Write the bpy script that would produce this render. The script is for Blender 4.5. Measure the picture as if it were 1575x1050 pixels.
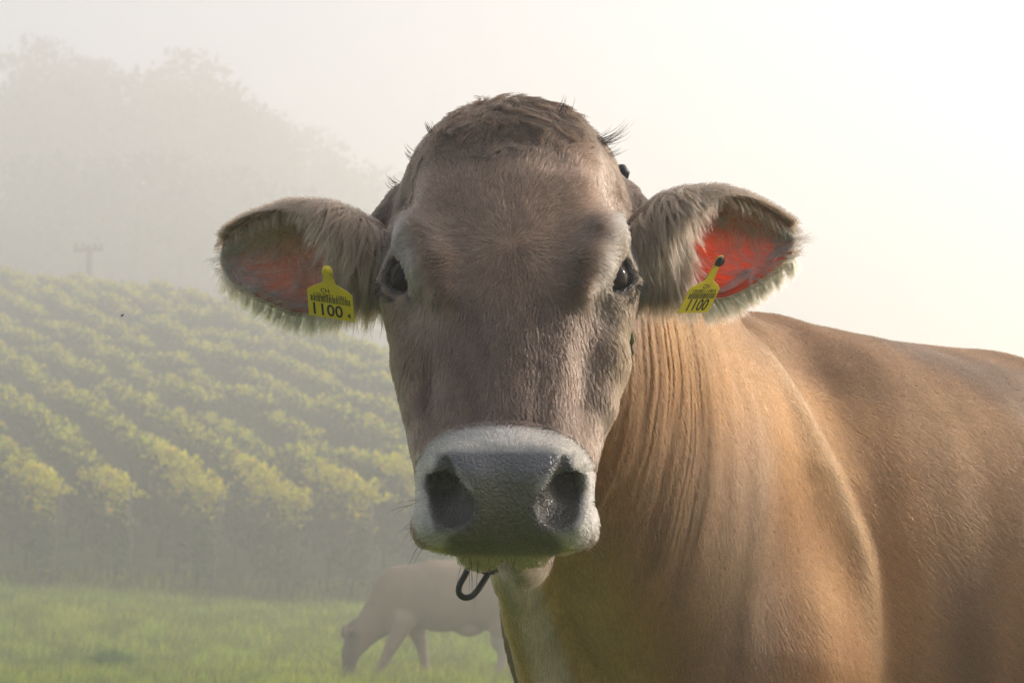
import bpy, bmesh, math, random, os
import numpy as np
from mathutils import Vector, Matrix

C = bpy.context.scene
for _o in list(bpy.data.objects):
    bpy.data.objects.remove(_o)
rng = np.random.default_rng(7)
random.seed(7)

# ------------------------------------------------------------------ camera
CAM_Z, PITCH, FPX, FW, FH = 1.10, math.radians(6.90), 3000.0, 1575.0, 1050.0
cam_d = bpy.data.cameras.new('camera')
cam = bpy.data.objects.new('camera', cam_d)
C.collection.objects.link(cam)
C.camera = cam
cam.location = (0, 0, CAM_Z)
cam.rotation_euler = (math.radians(90) + PITCH, 0, 0)
cam_d.sensor_width = 36.0
cam_d.lens = 36.0 * FPX / FW
cam_d.clip_start = 0.05
cam_d.clip_end = 2000
cam_d.dof.use_dof = True
cam_d.dof.focus_distance = 1.97
cam_d.dof.aperture_fstop = 16.0

# ------------------------------------------------------------------ sky and sun
SUN_EL, SUN_AZ = math.radians(27), math.radians(66)      # azimuth measured from +Y towards +X
world = bpy.data.worlds.new('World')
C.world = world
world.use_nodes = True
wn = world.node_tree
wn.nodes.clear()
w_out = wn.nodes.new('ShaderNodeOutputWorld')
w_bg = wn.nodes.new('ShaderNodeBackground')
w_sky = wn.nodes.new('ShaderNodeTexSky')
w_sky.sky_type = 'NISHITA'
w_sky.sun_disc = False
w_sky.sun_elevation = SUN_EL
w_sky.sun_rotation = SUN_AZ
w_sky.dust_density = 4.0
w_sky.air_density = 1.0
w_hsv = wn.nodes.new('ShaderNodeHueSaturation')
w_hsv.inputs['Saturation'].default_value = 0.75
w_bg.inputs['Strength'].default_value = 0.15
wn.links.new(w_sky.outputs[0], w_hsv.inputs['Color'])
wn.links.new(w_hsv.outputs[0], w_bg.inputs['Color'])
wn.links.new(w_bg.outputs[0], w_out.inputs['Surface'])

sun_d = bpy.data.lights.new('sun', 'SUN')
sun_d.energy = 3.6
sun_d.angle = math.radians(3.0)
sun_d.color = (1.0, 0.895, 0.80)
sun = bpy.data.objects.new('sun', sun_d)
C.collection.objects.link(sun)
SUN_DIR = Vector((math.sin(SUN_AZ) * math.cos(SUN_EL), math.cos(SUN_AZ) * math.cos(SUN_EL), math.sin(SUN_EL)))
sun.rotation_euler = SUN_DIR.to_track_quat('Z', 'Y').to_euler()
sun.location = (30, 20, 40)

C.render.engine = 'CYCLES'
C.view_settings.view_transform = 'Standard'
C.view_settings.look = 'None'
C.view_settings.gamma = 1.0
C.view_settings.use_curve_mapping = False
C.view_settings.exposure = 0.65
C.cycles.use_denoising = True
C.cycles.denoising_prefilter = 'NONE'
C.cycles.max_bounces = 8
C.cycles.diffuse_bounces = 3
C.cycles.glossy_bounces = 2
C.cycles.transmission_bounces = 6
C.cycles.transparent_max_bounces = 8
C.cycles.volume_bounces = 2
C.cycles.sample_clamp_indirect = 6.0

# ------------------------------------------------------------------ small helpers
def link(o, parent=None):
    C.collection.objects.link(o)
    if parent is not None:
        o.parent = parent
    return o

def tag(o, label=None, cat=None, group=None, kind=None):
    if label: o['label'] = label
    if cat: o['category'] = cat
    if group: o['group'] = group
    if kind: o['kind'] = kind
    return o

def empty(name, loc=(0, 0, 0), rz=0.0):
    o = bpy.data.objects.new(name, None)
    link(o)
    o.location = loc
    o.rotation_euler = (0, 0, rz)
    return o

def mesh_from(name, V, faces=None, tris=None, quads=None, smooth=True):
    me = bpy.data.meshes.new(name)
    V = np.asarray(V, np.float32)
    if faces is not None:
        me.from_pydata(V.tolist(), [], faces)
    else:
        F = np.asarray(quads if quads is not None else tris, np.int32)
        k = F.shape[1]
        me.vertices.add(len(V)); me.vertices.foreach_set('co', V.ravel())
        me.loops.add(F.size); me.loops.foreach_set('vertex_index', F.ravel())
        me.polygons.add(len(F))
        me.polygons.foreach_set('loop_start', np.arange(0, F.size, k, dtype=np.int32))
        try:
            me.polygons.foreach_set('loop_total', np.full(len(F), k, np.int32))
        except Exception:
            pass
        me.update(calc_edges=True)
    me.validate()
    if smooth:
        me.polygons.foreach_set('use_smooth', np.ones(len(me.polygons), bool))
    me.update()
    return me

def add_obj(name, me, mat=None, parent=None):
    o = bpy.data.objects.new(name, me)
    if mat is not None and len(me.materials) == 0:
        me.materials.append(mat)
    return link(o, parent)

def set_col(me, name, col):
    a = me.attributes.new(name, 'FLOAT_COLOR', 'POINT')
    c = np.ones((len(me.vertices), 4), np.float32)
    c[:, :3] = col
    a.data.foreach_set('color', c.ravel())

_cp, _sp = math.cos(PITCH), math.sin(PITCH)
def at(px, py, D):
    """point seen at photograph pixel (px, py) standing D metres away along the ground (world Y = D)"""
    x, y = (px - FW / 2) / FPX, (FH / 2 - py) / FPX
    d = np.array([x, _cp - y * _sp, _sp + y * _cp])
    return d * (D / d[1]) + np.array([0, 0, CAM_Z])

def nrm(v):
    v = np.asarray(v, float)
    return v / np.linalg.norm(v)

# value noise in 3D (numpy), used to displace and to comb
_NT = np.random.default_rng(11).random((32, 32, 32)).astype(np.float32)
def vnoise(P, scale, seed=0):
    q = np.asarray(P, np.float32) * scale + seed * 7.31
    i = np.floor(q).astype(np.int32); f = q - i
    f = f * f * (3 - 2 * f)
    i0 = i & 31; i1 = (i + 1) & 31
    x0, y0, z0 = i0[..., 0], i0[..., 1], i0[..., 2]
    x1, y1, z1 = i1[..., 0], i1[..., 1], i1[..., 2]
    fx, fy, fz = f[..., 0], f[..., 1], f[..., 2]
    def L(a, b, t): return a + (b - a) * t
    c0 = L(L(_NT[x0, y0, z0], _NT[x1, y0, z0], fx), L(_NT[x0, y1, z0], _NT[x1, y1, z0], fx), fy)
    c1 = L(L(_NT[x0, y0, z1], _NT[x1, y0, z1], fx), L(_NT[x0, y1, z1], _NT[x1, y1, z1], fx), fy)
    return L(c0, c1, fz)

def sstep(a, b, x):
    t = np.clip((x - a) / (b - a), 0, 1)
    return t * t * (3 - 2 * t)

# ------------------------------------------------------------------ implicit-surface sculpting
class Field:
    """signed-distance grid on a rectilinear lattice; shapes are blended in, then meshed with surface nets"""
    def __init__(s, X, Y, Z):
        s.X, s.Y, s.Z = [np.asarray(a, np.float32) for a in (X, Y, Z)]
        s.F = np.full((len(X), len(Y), len(Z)), 1.0, np.float32)
    def sub(s, lo, hi):
        sl = []
        for A, l, h in zip((s.X, s.Y, s.Z), lo, hi):
            i0, i1 = np.searchsorted(A, l), np.searchsorted(A, h)
            sl.append(slice(max(i0 - 1, 0), min(i1 + 1, len(A))))
        return tuple(sl)
    def put(s, fn, lo, hi, k=0.02, op='add'):
        sl = s.sub(lo, hi)
        if any(q.stop <= q.start for q in sl): return
        x = s.X[sl[0]][:, None, None]; y = s.Y[sl[1]][None, :, None]; z = s.Z[sl[2]][None, None, :]
        d = fn(x, y, z).astype(np.float32)
        a = s.F[sl]
        if op == 'add':
            h = np.clip(0.5 + 0.5 * (a - d) / k, 0, 1)
            s.F[sl] = a + (d - a) * h - k * h * (1 - h)
        else:                                   # cut
            d = -d
            h = np.clip(0.5 - 0.5 * (a - d) / k, 0, 1)
            s.F[sl] = a + (d - a) * h + k * h * (1 - h)
    def ell(s, c, r, R=None, k=0.02, op='add', pad=None):
        c = np.asarray(c, np.float32); r = np.asarray(r, np.float32)
        R = np.eye(3, dtype=np.float32) if R is None else np.asarray(R, np.float32)
        m = float(r.max()) + (pad if pad is not None else max(k * 1.5, 0.015))
        def fn(x, y, z):
            dx, dy, dz = x - c[0], y - c[1], z - c[2]
            k0 = 0; k1 = 0
            for i in range(3):
                q = dx * R[i, 0] + dy * R[i, 1] + dz * R[i, 2]
                k0 = k0 + (q / r[i]) ** 2
                k1 = k1 + (q / r[i] ** 2) ** 2
            k0 = np.sqrt(k0); k1 = np.sqrt(k1) + 1e-9
            return k0 * (k0 - 1.0) / k1
        s.put(fn, c - m, c + m, k, op)
    def limb(s, pts, rs, ru=None, side=None, k=0.02, op='add', inner=None):
        pts = np.asarray(pts, np.float32); rs = np.asarray(rs, np.float32)
        ru = rs if ru is None else np.asarray(ru, np.float32)
        side = np.array([1, 0, 0], np.float32) if side is None else np.asarray(side, np.float32)
        m = float(max(rs.max(), ru.max())) + max(k * 1.5, 0.02)
        def fn(x, y, z):
            best = None
            for i in range(len(pts) - 1):
                a, b = pts[i], pts[i + 1]; ba = b - a; L2 = float(ba @ ba)
                sd = side if side.ndim == 1 else side[i]
                dx, dy, dz = x - a[0], y - a[1], z - a[2]
                h = np.clip((dx * ba[0] + dy * ba[1] + dz * ba[2]) / L2, 0, 1)
                qx, qy, qz = dx - h * ba[0], dy - h * ba[1], dz - h * ba[2]
                r1 = rs[i] + (rs[i + 1] - rs[i]) * h
                r2 = ru[i] + (ru[i + 1] - ru[i]) * h
                sq = qx * sd[0] + qy * sd[1] + qz * sd[2]
                t2 = np.maximum(qx * qx + qy * qy + qz * qz - sq * sq, 0)
                d = (np.sqrt((sq / r1) ** 2 + t2 / r2 ** 2) - 1) * np.minimum(r1, r2)
                if best is None: best = d
                else:
                    kk = inner if inner is not None else 0.03
                    g = np.clip(0.5 + 0.5 * (best - d) / kk, 0, 1)
                    best = best + (d - best) * g - kk * g * (1 - g)
            return best
        s.put(fn, pts.min(0) - m, pts.max(0) + m, k, op)
    def mesh(s):
        F = s.F; nx, ny, nz = F.shape
        S = F < 0
        cnt = np.zeros((nx - 1, ny - 1, nz - 1), np.int8)
        for i in (0, 1):
            for j in (0, 1):
                for l in (0, 1):
                    cnt += S[i:nx - 1 + i, j:ny - 1 + j, l:nz - 1 + l]
        act = (cnt > 0) & (cnt < 8)
        ci = np.argwhere(act)
        idx = np.full(act.shape, -1, np.int32)
        idx[act] = np.arange(len(ci), dtype=np.int32)
        acc = np.zeros((len(ci), 3), np.float32); num = np.zeros(len(ci), np.float32)
        A = (s.X, s.Y, s.Z)
        for ax in range(3):
            o1, o2 = [a for a in range(3) if a != ax]
            for p in (0, 1):
                for q in (0, 1):
                    g0 = ci.copy(); g0[:, o1] += p; g0[:, o2] += q
                    g1 = g0.copy(); g1[:, ax] += 1
                    f0 = F[g0[:, 0], g0[:, 1], g0[:, 2]]; f1 = F[g1[:, 0], g1[:, 1], g1[:, 2]]
                    m = (f0 < 0) != (f1 < 0)
                    t = np.where(m, f0 / np.where(m, f0 - f1, 1), 0)
                    pt = np.empty((len(ci), 3), np.float32)
                    c0 = A[ax][g0[:, ax]]; c1 = A[ax][g1[:, ax]]
                    pt[:, ax] = c0 + (c1 - c0) * t
                    pt[:, o1] = A[o1][g0[:, o1]]; pt[:, o2] = A[o2][g0[:, o2]]
                    acc += pt * m[:, None]; num += m
        V = acc / num[:, None]
        quads = []
        for ax in range(3):
            o1, o2 = [(1, 2), (2, 0), (0, 1)][ax]
            sl0 = [slice(None)] * 3; sl1 = [slice(None)] * 3
            sl0[ax] = slice(0, -1); sl1[ax] = slice(1, None)
            a, b = S[tuple(sl0)], S[tuple(sl1)]
            e = np.argwhere(a != b)
            ok = (e[:, o1] > 0) & (e[:, o2] > 0) & (e[:, o1] < F.shape[o1] - 1) & (e[:, o2] < F.shape[o2] - 1)
            e = e[ok]
            flip = b[e[:, 0], e[:, 1], e[:, 2]]
            def cell(d1, d2):
                g = e.copy(); g[:, o1] -= d1; g[:, o2] -= d2
                return idx[g[:, 0], g[:, 1], g[:, 2]]
            q = np.stack([cell(1, 1), cell(0, 1), cell(0, 0), cell(1, 0)], 1)
            q[flip] = q[flip][:, ::-1]
            quads.append(q)
        return V, np.concatenate(quads)

def relax(V, Q, it=2, lam=0.5):
    n = len(V)
    E = np.concatenate([Q[:, [0, 1]], Q[:, [1, 2]], Q[:, [2, 3]], Q[:, [3, 0]]])
    E = np.concatenate([E, E[:, ::-1]])
    deg = np.bincount(E[:, 0], minlength=n).astype(np.float32)
    for _ in range(it):
        for sgn in (lam, -lam * 1.04):          # Taubin: smooth without shrinking
            S = np.stack([np.bincount(E[:, 0], V[E[:, 1], c], n) for c in range(3)], 1) / deg[:, None]
            V = V + sgn * (S - V)
    return V.astype(np.float32)

def vnormals(V, Q):
    a, b, c, d = (V[Q[:, i]] for i in range(4))
    fn = np.cross(c - a, d - b)
    N = np.stack([np.bincount(Q.ravel(), np.repeat(fn[:, i], 4), len(V)) for i in range(3)], 1)
    return (N / (np.linalg.norm(N, axis=1, keepdims=True) + 1e-12)).astype(np.float32)

def pchip(xs, ys, x):
    """smooth interpolation through control points (monotone cubic)"""
    xs = np.asarray(xs, float); ys = np.asarray(ys, float)
    h = np.diff(xs); d = np.diff(ys) / h
    m = np.zeros_like(ys)
    m[0], m[-1] = d[0], d[-1]
    for i in range(1, len(xs) - 1):
        if d[i - 1] * d[i] > 0:
            w1, w2 = 2 * h[i] + h[i - 1], h[i] + 2 * h[i - 1]
            m[i] = (w1 + w2) / (w1 / d[i - 1] + w2 / d[i])
    x = np.clip(np.asarray(x, float), xs[0], xs[-1])
    i = np.clip(np.searchsorted(xs, x) - 1, 0, len(xs) - 2)
    t = (x - xs[i]) / h[i]
    return ((1 + 2 * t) * (1 - t) ** 2 * ys[i] + t * (1 - t) ** 2 * h[i] * m[i]
            + t * t * (3 - 2 * t) * ys[i + 1] + t * t * (t - 1) * h[i] * m[i + 1])

# ------------------------------------------------------------------ materials
def new_mat(name):
    m = bpy.data.materials.new(name); m.use_nodes = True
    nt = m.node_tree; nt.nodes.clear()
    out = nt.nodes.new('ShaderNodeOutputMaterial')
    return m, nt, out
def principled(name, col=(.5, .5, .5), rough=.6, attr=None, noise=None, bump=None, metal=0, spec=.4, **kw):
    m, nt, out = new_mat(name)
    p = nt.nodes.new('ShaderNodeBsdfPrincipled')
    p.inputs['Base Color'].default_value = (*col, 1)
    p.inputs['Roughness'].default_value = rough
    p.inputs['Metallic'].default_value = metal
    p.inputs['Specular IOR Level'].default_value = spec
    nt.links.new(p.outputs[0], out.inputs['Surface'])
    tc = nt.nodes.new('ShaderNodeTexCoord')
    src = None
    if attr:
        a = nt.nodes.new('ShaderNodeAttribute'); a.attribute_name = attr; src = a.outputs['Color']
    if noise:
        sc, amt = noise
        n = nt.nodes.new('ShaderNodeTexNoise'); n.inputs['Scale'].default_value = sc; n.inputs['Detail'].default_value = 6
        nt.links.new(tc.outputs['Object'], n.inputs['Vector'])
        mp = nt.nodes.new('ShaderNodeMapRange'); mp.inputs['To Min'].default_value = 1 - amt; mp.inputs['To Max'].default_value = 1 + amt
        nt.links.new(n.outputs['Fac'], mp.inputs['Value'])
        mx = nt.nodes.new('ShaderNodeMix'); mx.data_type = 'RGBA'; mx.blend_type = 'MULTIPLY'; mx.inputs['Factor'].default_value = 1
        if src is not None: nt.links.new(src, mx.inputs[6])
        else: mx.inputs[6].default_value = (*col, 1)
        nt.links.new(mp.outputs[0], mx.inputs[7]); src = mx.outputs[2]
    if src is not None: nt.links.new(src, p.inputs['Base Color'])
    if bump:
        sc, st, kind = bump
        if kind == 'voronoi':
            b = nt.nodes.new('ShaderNodeTexVoronoi'); b.feature = 'DISTANCE_TO_EDGE'; so = b.outputs['Distance']
        else:
            b = nt.nodes.new('ShaderNodeTexNoise'); b.inputs['Detail'].default_value = 5; so = b.outputs['Fac']
        b.inputs['Scale'].default_value = sc
        nt.links.new(tc.outputs['Object'], b.inputs['Vector'])
        bn = nt.nodes.new('ShaderNodeBump'); bn.inputs['Strength'].default_value = st; bn.inputs['Distance'].default_value = .002
        nt.links.new(so, bn.inputs['Height']); nt.links.new(bn.outputs[0], p.inputs['Normal'])
    for k, v in kw.items():
        p.inputs[k.replace('_', ' ')].default_value = v
    return m

def hair_mat(name, rough=.42, radial=.5, ior=1.33):
    m, nt, out = new_mat(name)
    h = nt.nodes.new('ShaderNodeBsdfHairPrincipled')
    h.model = 'CHIANG'; h.parametrization = 'COLOR'
    h.inputs['Roughness'].default_value = rough
    h.inputs['Radial Roughness'].default_value = radial
    h.inputs['Random Roughness'].default_value = .2
    h.inputs['IOR'].default_value = ior
    a = nt.nodes.new('ShaderNodeAttribute'); a.attribute_name = 'col'
    nt.links.new(a.outputs['Color'], h.inputs['Color'])
    nt.links.new(h.outputs[0], out.inputs['Surface'])
    return m

def cow_skin_mat():
    """short undercoat everywhere, wet pebbled skin on the nose"""
    m, nt, out = new_mat('cow_skin')
    p = nt.nodes.new('ShaderNodeBsdfPrincipled')
    a = nt.nodes.new('ShaderNodeAttribute'); a.attribute_name = 'col'
    w = nt.nodes.new('ShaderNodeAttribute'); w.attribute_name = 'bare'
    tc = nt.nodes.new('ShaderNodeTexCoord')
    n = nt.nodes.new('ShaderNodeTexNoise'); n.inputs['Scale'].default_value = 380; n.inputs['Detail'].default_value = 4
    nt.links.new(tc.outputs['Object'], n.inputs['Vector'])
    mp = nt.nodes.new('ShaderNodeMapRange'); mp.inputs['To Min'].default_value = .85; mp.inputs['To Max'].default_value = 1.1
    nt.links.new(n.outputs['Fac'], mp.inputs['Value'])
    mx = nt.nodes.new('ShaderNodeMix'); mx.data_type = 'RGBA'; mx.blend_type = 'MULTIPLY'; mx.inputs['Factor'].default_value = 1
    nt.links.new(a.outputs['Color'], mx.inputs[6]); nt.links.new(mp.outputs[0], mx.inputs[7])
    nt.links.new(mx.outputs[2], p.inputs['Base Color'])
    r = nt.nodes.new('ShaderNodeMapRange'); r.inputs['To Min'].default_value = .75; r.inputs['To Max'].default_value = .36
    nt.links.new(w.outputs['Fac'], r.inputs['Value']); nt.links.new(r.outputs[0], p.inputs['Roughness'])
    v = nt.nodes.new('ShaderNodeTexVoronoi'); v.feature = 'DISTANCE_TO_EDGE'; v.inputs['Scale'].default_value = 200
    wn_ = nt.nodes.new('ShaderNodeTexNoise'); wn_.inputs['Scale'].default_value = 60
    nt.links.new(tc.outputs['Object'], wn_.inputs['Vector'])
    va = nt.nodes.new('ShaderNodeVectorMath'); va.operation = 'MULTIPLY_ADD'; va.inputs[1].default_value = (.012,) * 3
    nt.links.new(wn_.outputs['Color'], va.inputs[0]); nt.links.new(tc.outputs['Object'], va.inputs[2])
    nt.links.new(va.outputs[0], v.inputs['Vector'])
    sm = nt.nodes.new('ShaderNodeMapRange'); sm.interpolation_type = 'SMOOTHSTEP'; sm.inputs['From Max'].default_value = .22
    nt.links.new(v.outputs['Distance'], sm.inputs['Value'])
    hm = nt.nodes.new('ShaderNodeMath'); hm.operation = 'MULTIPLY'
    nt.links.new(sm.outputs[0], hm.inputs[0]); nt.links.new(w.outputs['Fac'], hm.inputs[1])
    b = nt.nodes.new('ShaderNodeBump'); b.inputs['Strength'].default_value = .7; b.inputs['Distance'].default_value = .0016
    nt.links.new(hm.outputs[0], b.inputs['Height']); nt.links.new(b.outputs[0], p.inputs['Normal'])
    p.inputs['Specular IOR Level'].default_value = .4
    nt.links.new(p.outputs[0], out.inputs['Surface'])
    return m

def leafy(name, attr='col', trans=.35, rough=.6, col=None):
    """thin sheet that lets light through: diffuse plus translucent"""
    m, nt, out = new_mat(name)
    d = nt.nodes.new('ShaderNodeBsdfDiffuse'); t = nt.nodes.new('ShaderNodeBsdfTranslucent')
    mix = nt.nodes.new('ShaderNodeMixShader'); mix.inputs[0].default_value = trans
    if attr:
        a = nt.nodes.new('ShaderNodeAttribute'); a.attribute_name = attr; src = a.outputs['Color']
        nt.links.new(src, d.inputs['Color']); nt.links.new(src, t.inputs['Color'])
    else:
        d.inputs['Color'].default_value = (*col, 1); t.inputs['Color'].default_value = (*col, 1)
    nt.links.new(d.outputs[0], mix.inputs[1]); nt.links.new(t.outputs[0], mix.inputs[2])
    nt.links.new(mix.outputs[0], out.inputs['Surface'])
    return m

M_skin = cow_skin_mat()
M_hair = hair_mat('coat_hair')
M_lash = principled('lash_hair', (.012, .010, .009), .5)

# ------------------------------------------------------------------ hair builder
def hair_obj(name, P, rad, col, mat, parent=None):
    """P: (n, k, 3) points, rad: (k,) or (n, k) radii, col: (n, 3)"""
    n, k = P.shape[:2]
    h = bpy.data.hair_curves.new(name)
    h.add_curves([k] * n)
    h.attributes['position'].data.foreach_set('vector', np.ascontiguousarray(P, np.float32).ravel())
    ra = h.attributes.get('radius') or h.attributes.new('radius', 'FLOAT', 'POINT')
    R = np.broadcast_to(np.asarray(rad, np.float32), (n, k))
    ra.data.foreach_set('value', np.ascontiguousarray(R).ravel())
    ca = h.attributes.new('col', 'FLOAT_COLOR', 'CURVE')
    c4 = np.ones((n, 4), np.float32); c4[:, :3] = col
    ca.data.foreach_set('color', c4.ravel())
    h.materials.append(mat)
    o = bpy.data.objects.new(name, h)
    return link(o, parent)

def sample_mesh(V, Q, weight, n, r):
    a = V[Q[:, 0]]; b = V[Q[:, 1]]; c = V[Q[:, 2]]; d = V[Q[:, 3]]
    area = np.linalg.norm(np.cross(c - a, d - b), axis=1) * .5 * weight[Q].mean(1)
    cum = np.cumsum(area); f = np.searchsorted(cum, r.random(n) * cum[-1])
    s, t = r.random(n)[:, None].astype(np.float32), r.random(n)[:, None].astype(np.float32)
    w = np.stack([(1 - s) * (1 - t), s * (1 - t), s * t, (1 - s) * t], 1)[:, :, 0]
    return f, w.astype(np.float32)

def grow(P, N, D, L, lift, K=5, wave=0., droop=0., r=rng, curl=0.):
    """strands from roots P with skin normal N, lying along D; lift = how far they stand off"""
    n = len(P)
    N = N.astype(np.float32); D = D - (D * N).sum(1, keepdims=True) * N
    D = D / (np.linalg.norm(D, axis=1, keepdims=True) + 1e-9)
    B = np.cross(N, D)
    L = np.broadcast_to(np.asarray(L, np.float32), (n,)); lift = np.broadcast_to(np.asarray(lift, np.float32), (n,))
    t = np.linspace(0, 1, K)[None, :, None]
    ph = r.random((n, 1, 1)) * 6.283
    up = lift[:, None, None] * ((1 - (1 - t) ** 1.6) - .35 * t ** 2)
    X = P[:, None, :] + L[:, None, None] * (D[:, None, :] * t * (1 - .15 * lift[:, None, None]) + N[:, None, :] * up)
    if wave or curl:
        X = X + L[:, None, None] * (wave * np.sin(t * 5 + ph) * t * B[:, None, :])
    if droop:
        X = X + (L[:, None, None] * droop * t ** 2) * np.array([0, 0, -1.0])
    return X.astype(np.float32)

def clumped(P, N, D, L, lift, K, ng, wave=.15, droop=.2, conv=.7, r=rng, loose=.25):
    """strands that follow a few guide locks and draw together towards their tips"""
    n = len(P); g = r.choice(n, min(ng, n), replace=False)
    L = np.broadcast_to(np.asarray(L, np.float32), (n,)); lift = np.broadcast_to(np.asarray(lift, np.float32), (n,))
    G = grow(P[g], N[g], D[g] + .35 * r.standard_normal((len(g), 3)), L[g], lift[g], K, wave, droop, r)
    own = grow(P, N, D, L, lift, K, wave * .6, droop, r)
    idx = np.empty(n, np.int64)
    for i in range(0, n, 2000):
        d = ((P[i:i + 2000, None, :] - P[g][None]) ** 2).sum(-1); idx[i:i + 2000] = d.argmin(1)
    t = np.linspace(0, 1, K)[None, :, None]
    rel = G[idx] - G[idx][:, :1]
    rel = rel * (L / L[g][idx])[:, None, None]
    X = P[:, None, :] + rel * (1 - loose) + (own - own[:, :1]) * loose
    X = X + (P[g][idx] - P)[:, None, :] * conv * t ** 1.2
    return X.astype(np.float32)
def draw_together(X, P, cell, conv, seed=0):
    """short coat: neighbouring hairs lean their tips together"""
    w = P + (np.stack([vnoise(P, .35 / cell, seed + i) for i in range(3)], 1) - .5) * cell * 3
    c = (np.floor(w / cell) + .5) * cell - w
    t = np.linspace(0, 1, X.shape[1])[None, :, None]
    return (X + (c * np.reshape(conv, (-1, 1)))[:, None, :] * t ** 1.3).astype(np.float32)
# ------------------------------------------------------------------ ground: pasture rising gently into the vineyard hill
def crest_y(x): return pchip([-60, -18.4, -10.4, -4.5, 2, 10, 25, 70], [74, 70, 64.5, 55, 46.5, 42, 40, 40], x)
def gz(x, y):
    x = np.asarray(x, float); y = np.asarray(y, float)
    z = sstep(23, 35.5, y) * pchip([-60, -9, -3, 20, 60], [.95, .80, .52, .30, .2], x)
    yc = crest_y(x); e = np.clip(y, 36.2, None) - 36.2; ec = yc - 36.2
    s = .272
    over = np.maximum(e - ec, 0)
    hill = s * np.minimum(e, ec) + s * 9 * (1 - np.exp(-over / 9)) * .2
    return z + hill
gx = np.concatenate([np.arange(-70, -20, 2.0), np.arange(-20, 10, .5), np.arange(10, 71, 2.5)])
gy = np.concatenate([np.arange(-14, 15, 2.0), np.arange(15, 40, .4), np.arange(40, 80, 1.0), np.arange(80, 192, 3.5)])
GX, GY = np.meshgrid(gx, gy, indexing='ij')
GZ = gz(GX, GY) + .05 * (vnoise(np.stack([GX, GY, GX * 0], -1), .45, 3) - .5) * (GY > 12)
GV = np.stack([GX, GY, GZ], -1).reshape(-1, 3)
ny = len(gy)
ii, jj = np.meshgrid(np.arange(len(gx) - 1), np.arange(ny - 1), indexing='ij')
b0 = (ii * ny + jj).ravel()
GQ = np.stack([b0, b0 + ny, b0 + ny + 1, b0 + 1], 1)
def ground_mat():
    m, nt, out = new_mat('meadow')
    p = nt.nodes.new('ShaderNodeBsdfPrincipled'); p.inputs['Roughness'].default_value = .9; p.inputs['Specular IOR Level'].default_value = .1
    tc = nt.nodes.new('ShaderNodeTexCoord')
    n = nt.nodes.new('ShaderNodeTexNoise'); n.inputs['Scale'].default_value = .9; n.inputs['Detail'].default_value = 8
    n2 = nt.nodes.new('ShaderNodeTexNoise'); n2.inputs['Scale'].default_value = 14; n2.inputs['Detail'].default_value = 6
    nt.links.new(tc.outputs['Object'], n.inputs['Vector']); nt.links.new(tc.outputs['Object'], n2.inputs['Vector'])
    r = nt.nodes.new('ShaderNodeValToRGB')
    e = r.color_ramp.elements; e[0].position = .35; e[0].color = (.085, .13, .03, 1); e[1].position = .65; e[1].color = (.18, .23, .055, 1)
    nt.links.new(n.outputs['Fac'], r.inputs[0])
    mx = nt.nodes.new('ShaderNodeMix'); mx.data_type = 'RGBA'; mx.blend_type = 'OVERLAY'; mx.inputs['Factor'].default_value = .7
    nt.links.new(r.outputs[0], mx.inputs[6]); nt.links.new(n2.outputs['Fac'], mx.inputs[7])
    nt.links.new(mx.outputs[2], p.inputs['Base Color'])
    b = nt.nodes.new('ShaderNodeBump'); b.inputs['Distance'].default_value = .06; nt.links.new(n2.outputs['Fac'], b.inputs['Height']); nt.links.new(b.outputs[0], p.inputs['Normal'])
    nt.links.new(p.outputs[0], out.inputs['Surface'])
    return m
ground = tag(add_obj('ground', mesh_from('ground', GV, quads=GQ), ground_mat()), kind='structure')

# ------------------------------------------------------------------ grass
M_leaf = leafy('leaves', trans=.45)
M_grass = leafy('grass_blades', trans=.45)
def blades(name, X, Y, H, W, colr, r, lean=.5):
    n = len(X); Z = gz(X, Y) + .0
    a = r.random(n) * 6.283; side = np.stack([np.cos(a), np.sin(a), 0 * a], 1) * W[:, None]
    tip = np.stack([np.cos(a * 7.3), np.sin(a * 7.3), 0 * a], 1) * (H * lean * r.random(n))[:, None]
    P = np.stack([X, Y, Z - .01], 1)
    up = np.array([0, 0, 1.0])
    V = np.stack([P - side, P + side, P + tip * .35 + up * H[:, None] * .6 + side * .7, P + tip * .35 + up * H[:, None] * .6 - side * .7, P + tip + up * H[:, None]], 1).reshape(-1, 3)
    b = np.arange(n) * 5
    T = np.concatenate([np.stack([b, b + 1, b + 2], 1), np.stack([b, b + 2, b + 3], 1), np.stack([b + 3, b + 2, b + 4], 1)])
    me = mesh_from(name, V, tris=T, smooth=False)
    set_col(me, 'col', np.repeat(colr, 5, 0))
    return me
r = np.random.default_rng(21)
NG = 190000
D = np.sqrt(r.uniform(16.5 ** 2, 37.5 ** 2, NG)); X = np.where(r.random(NG) < .78, r.uniform(-.30, .06, NG), r.uniform(.06, .30, NG)) * D
Pn = np.stack([X, D, 0 * X], 1)
pn = vnoise(Pn, .55, 5); pf = vnoise(Pn, 2.6, 6)
keep = r.random(NG) < .45 + .55 * pf
X, D, pn, pf = X[keep], D[keep], pn[keep], pf[keep]
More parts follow.
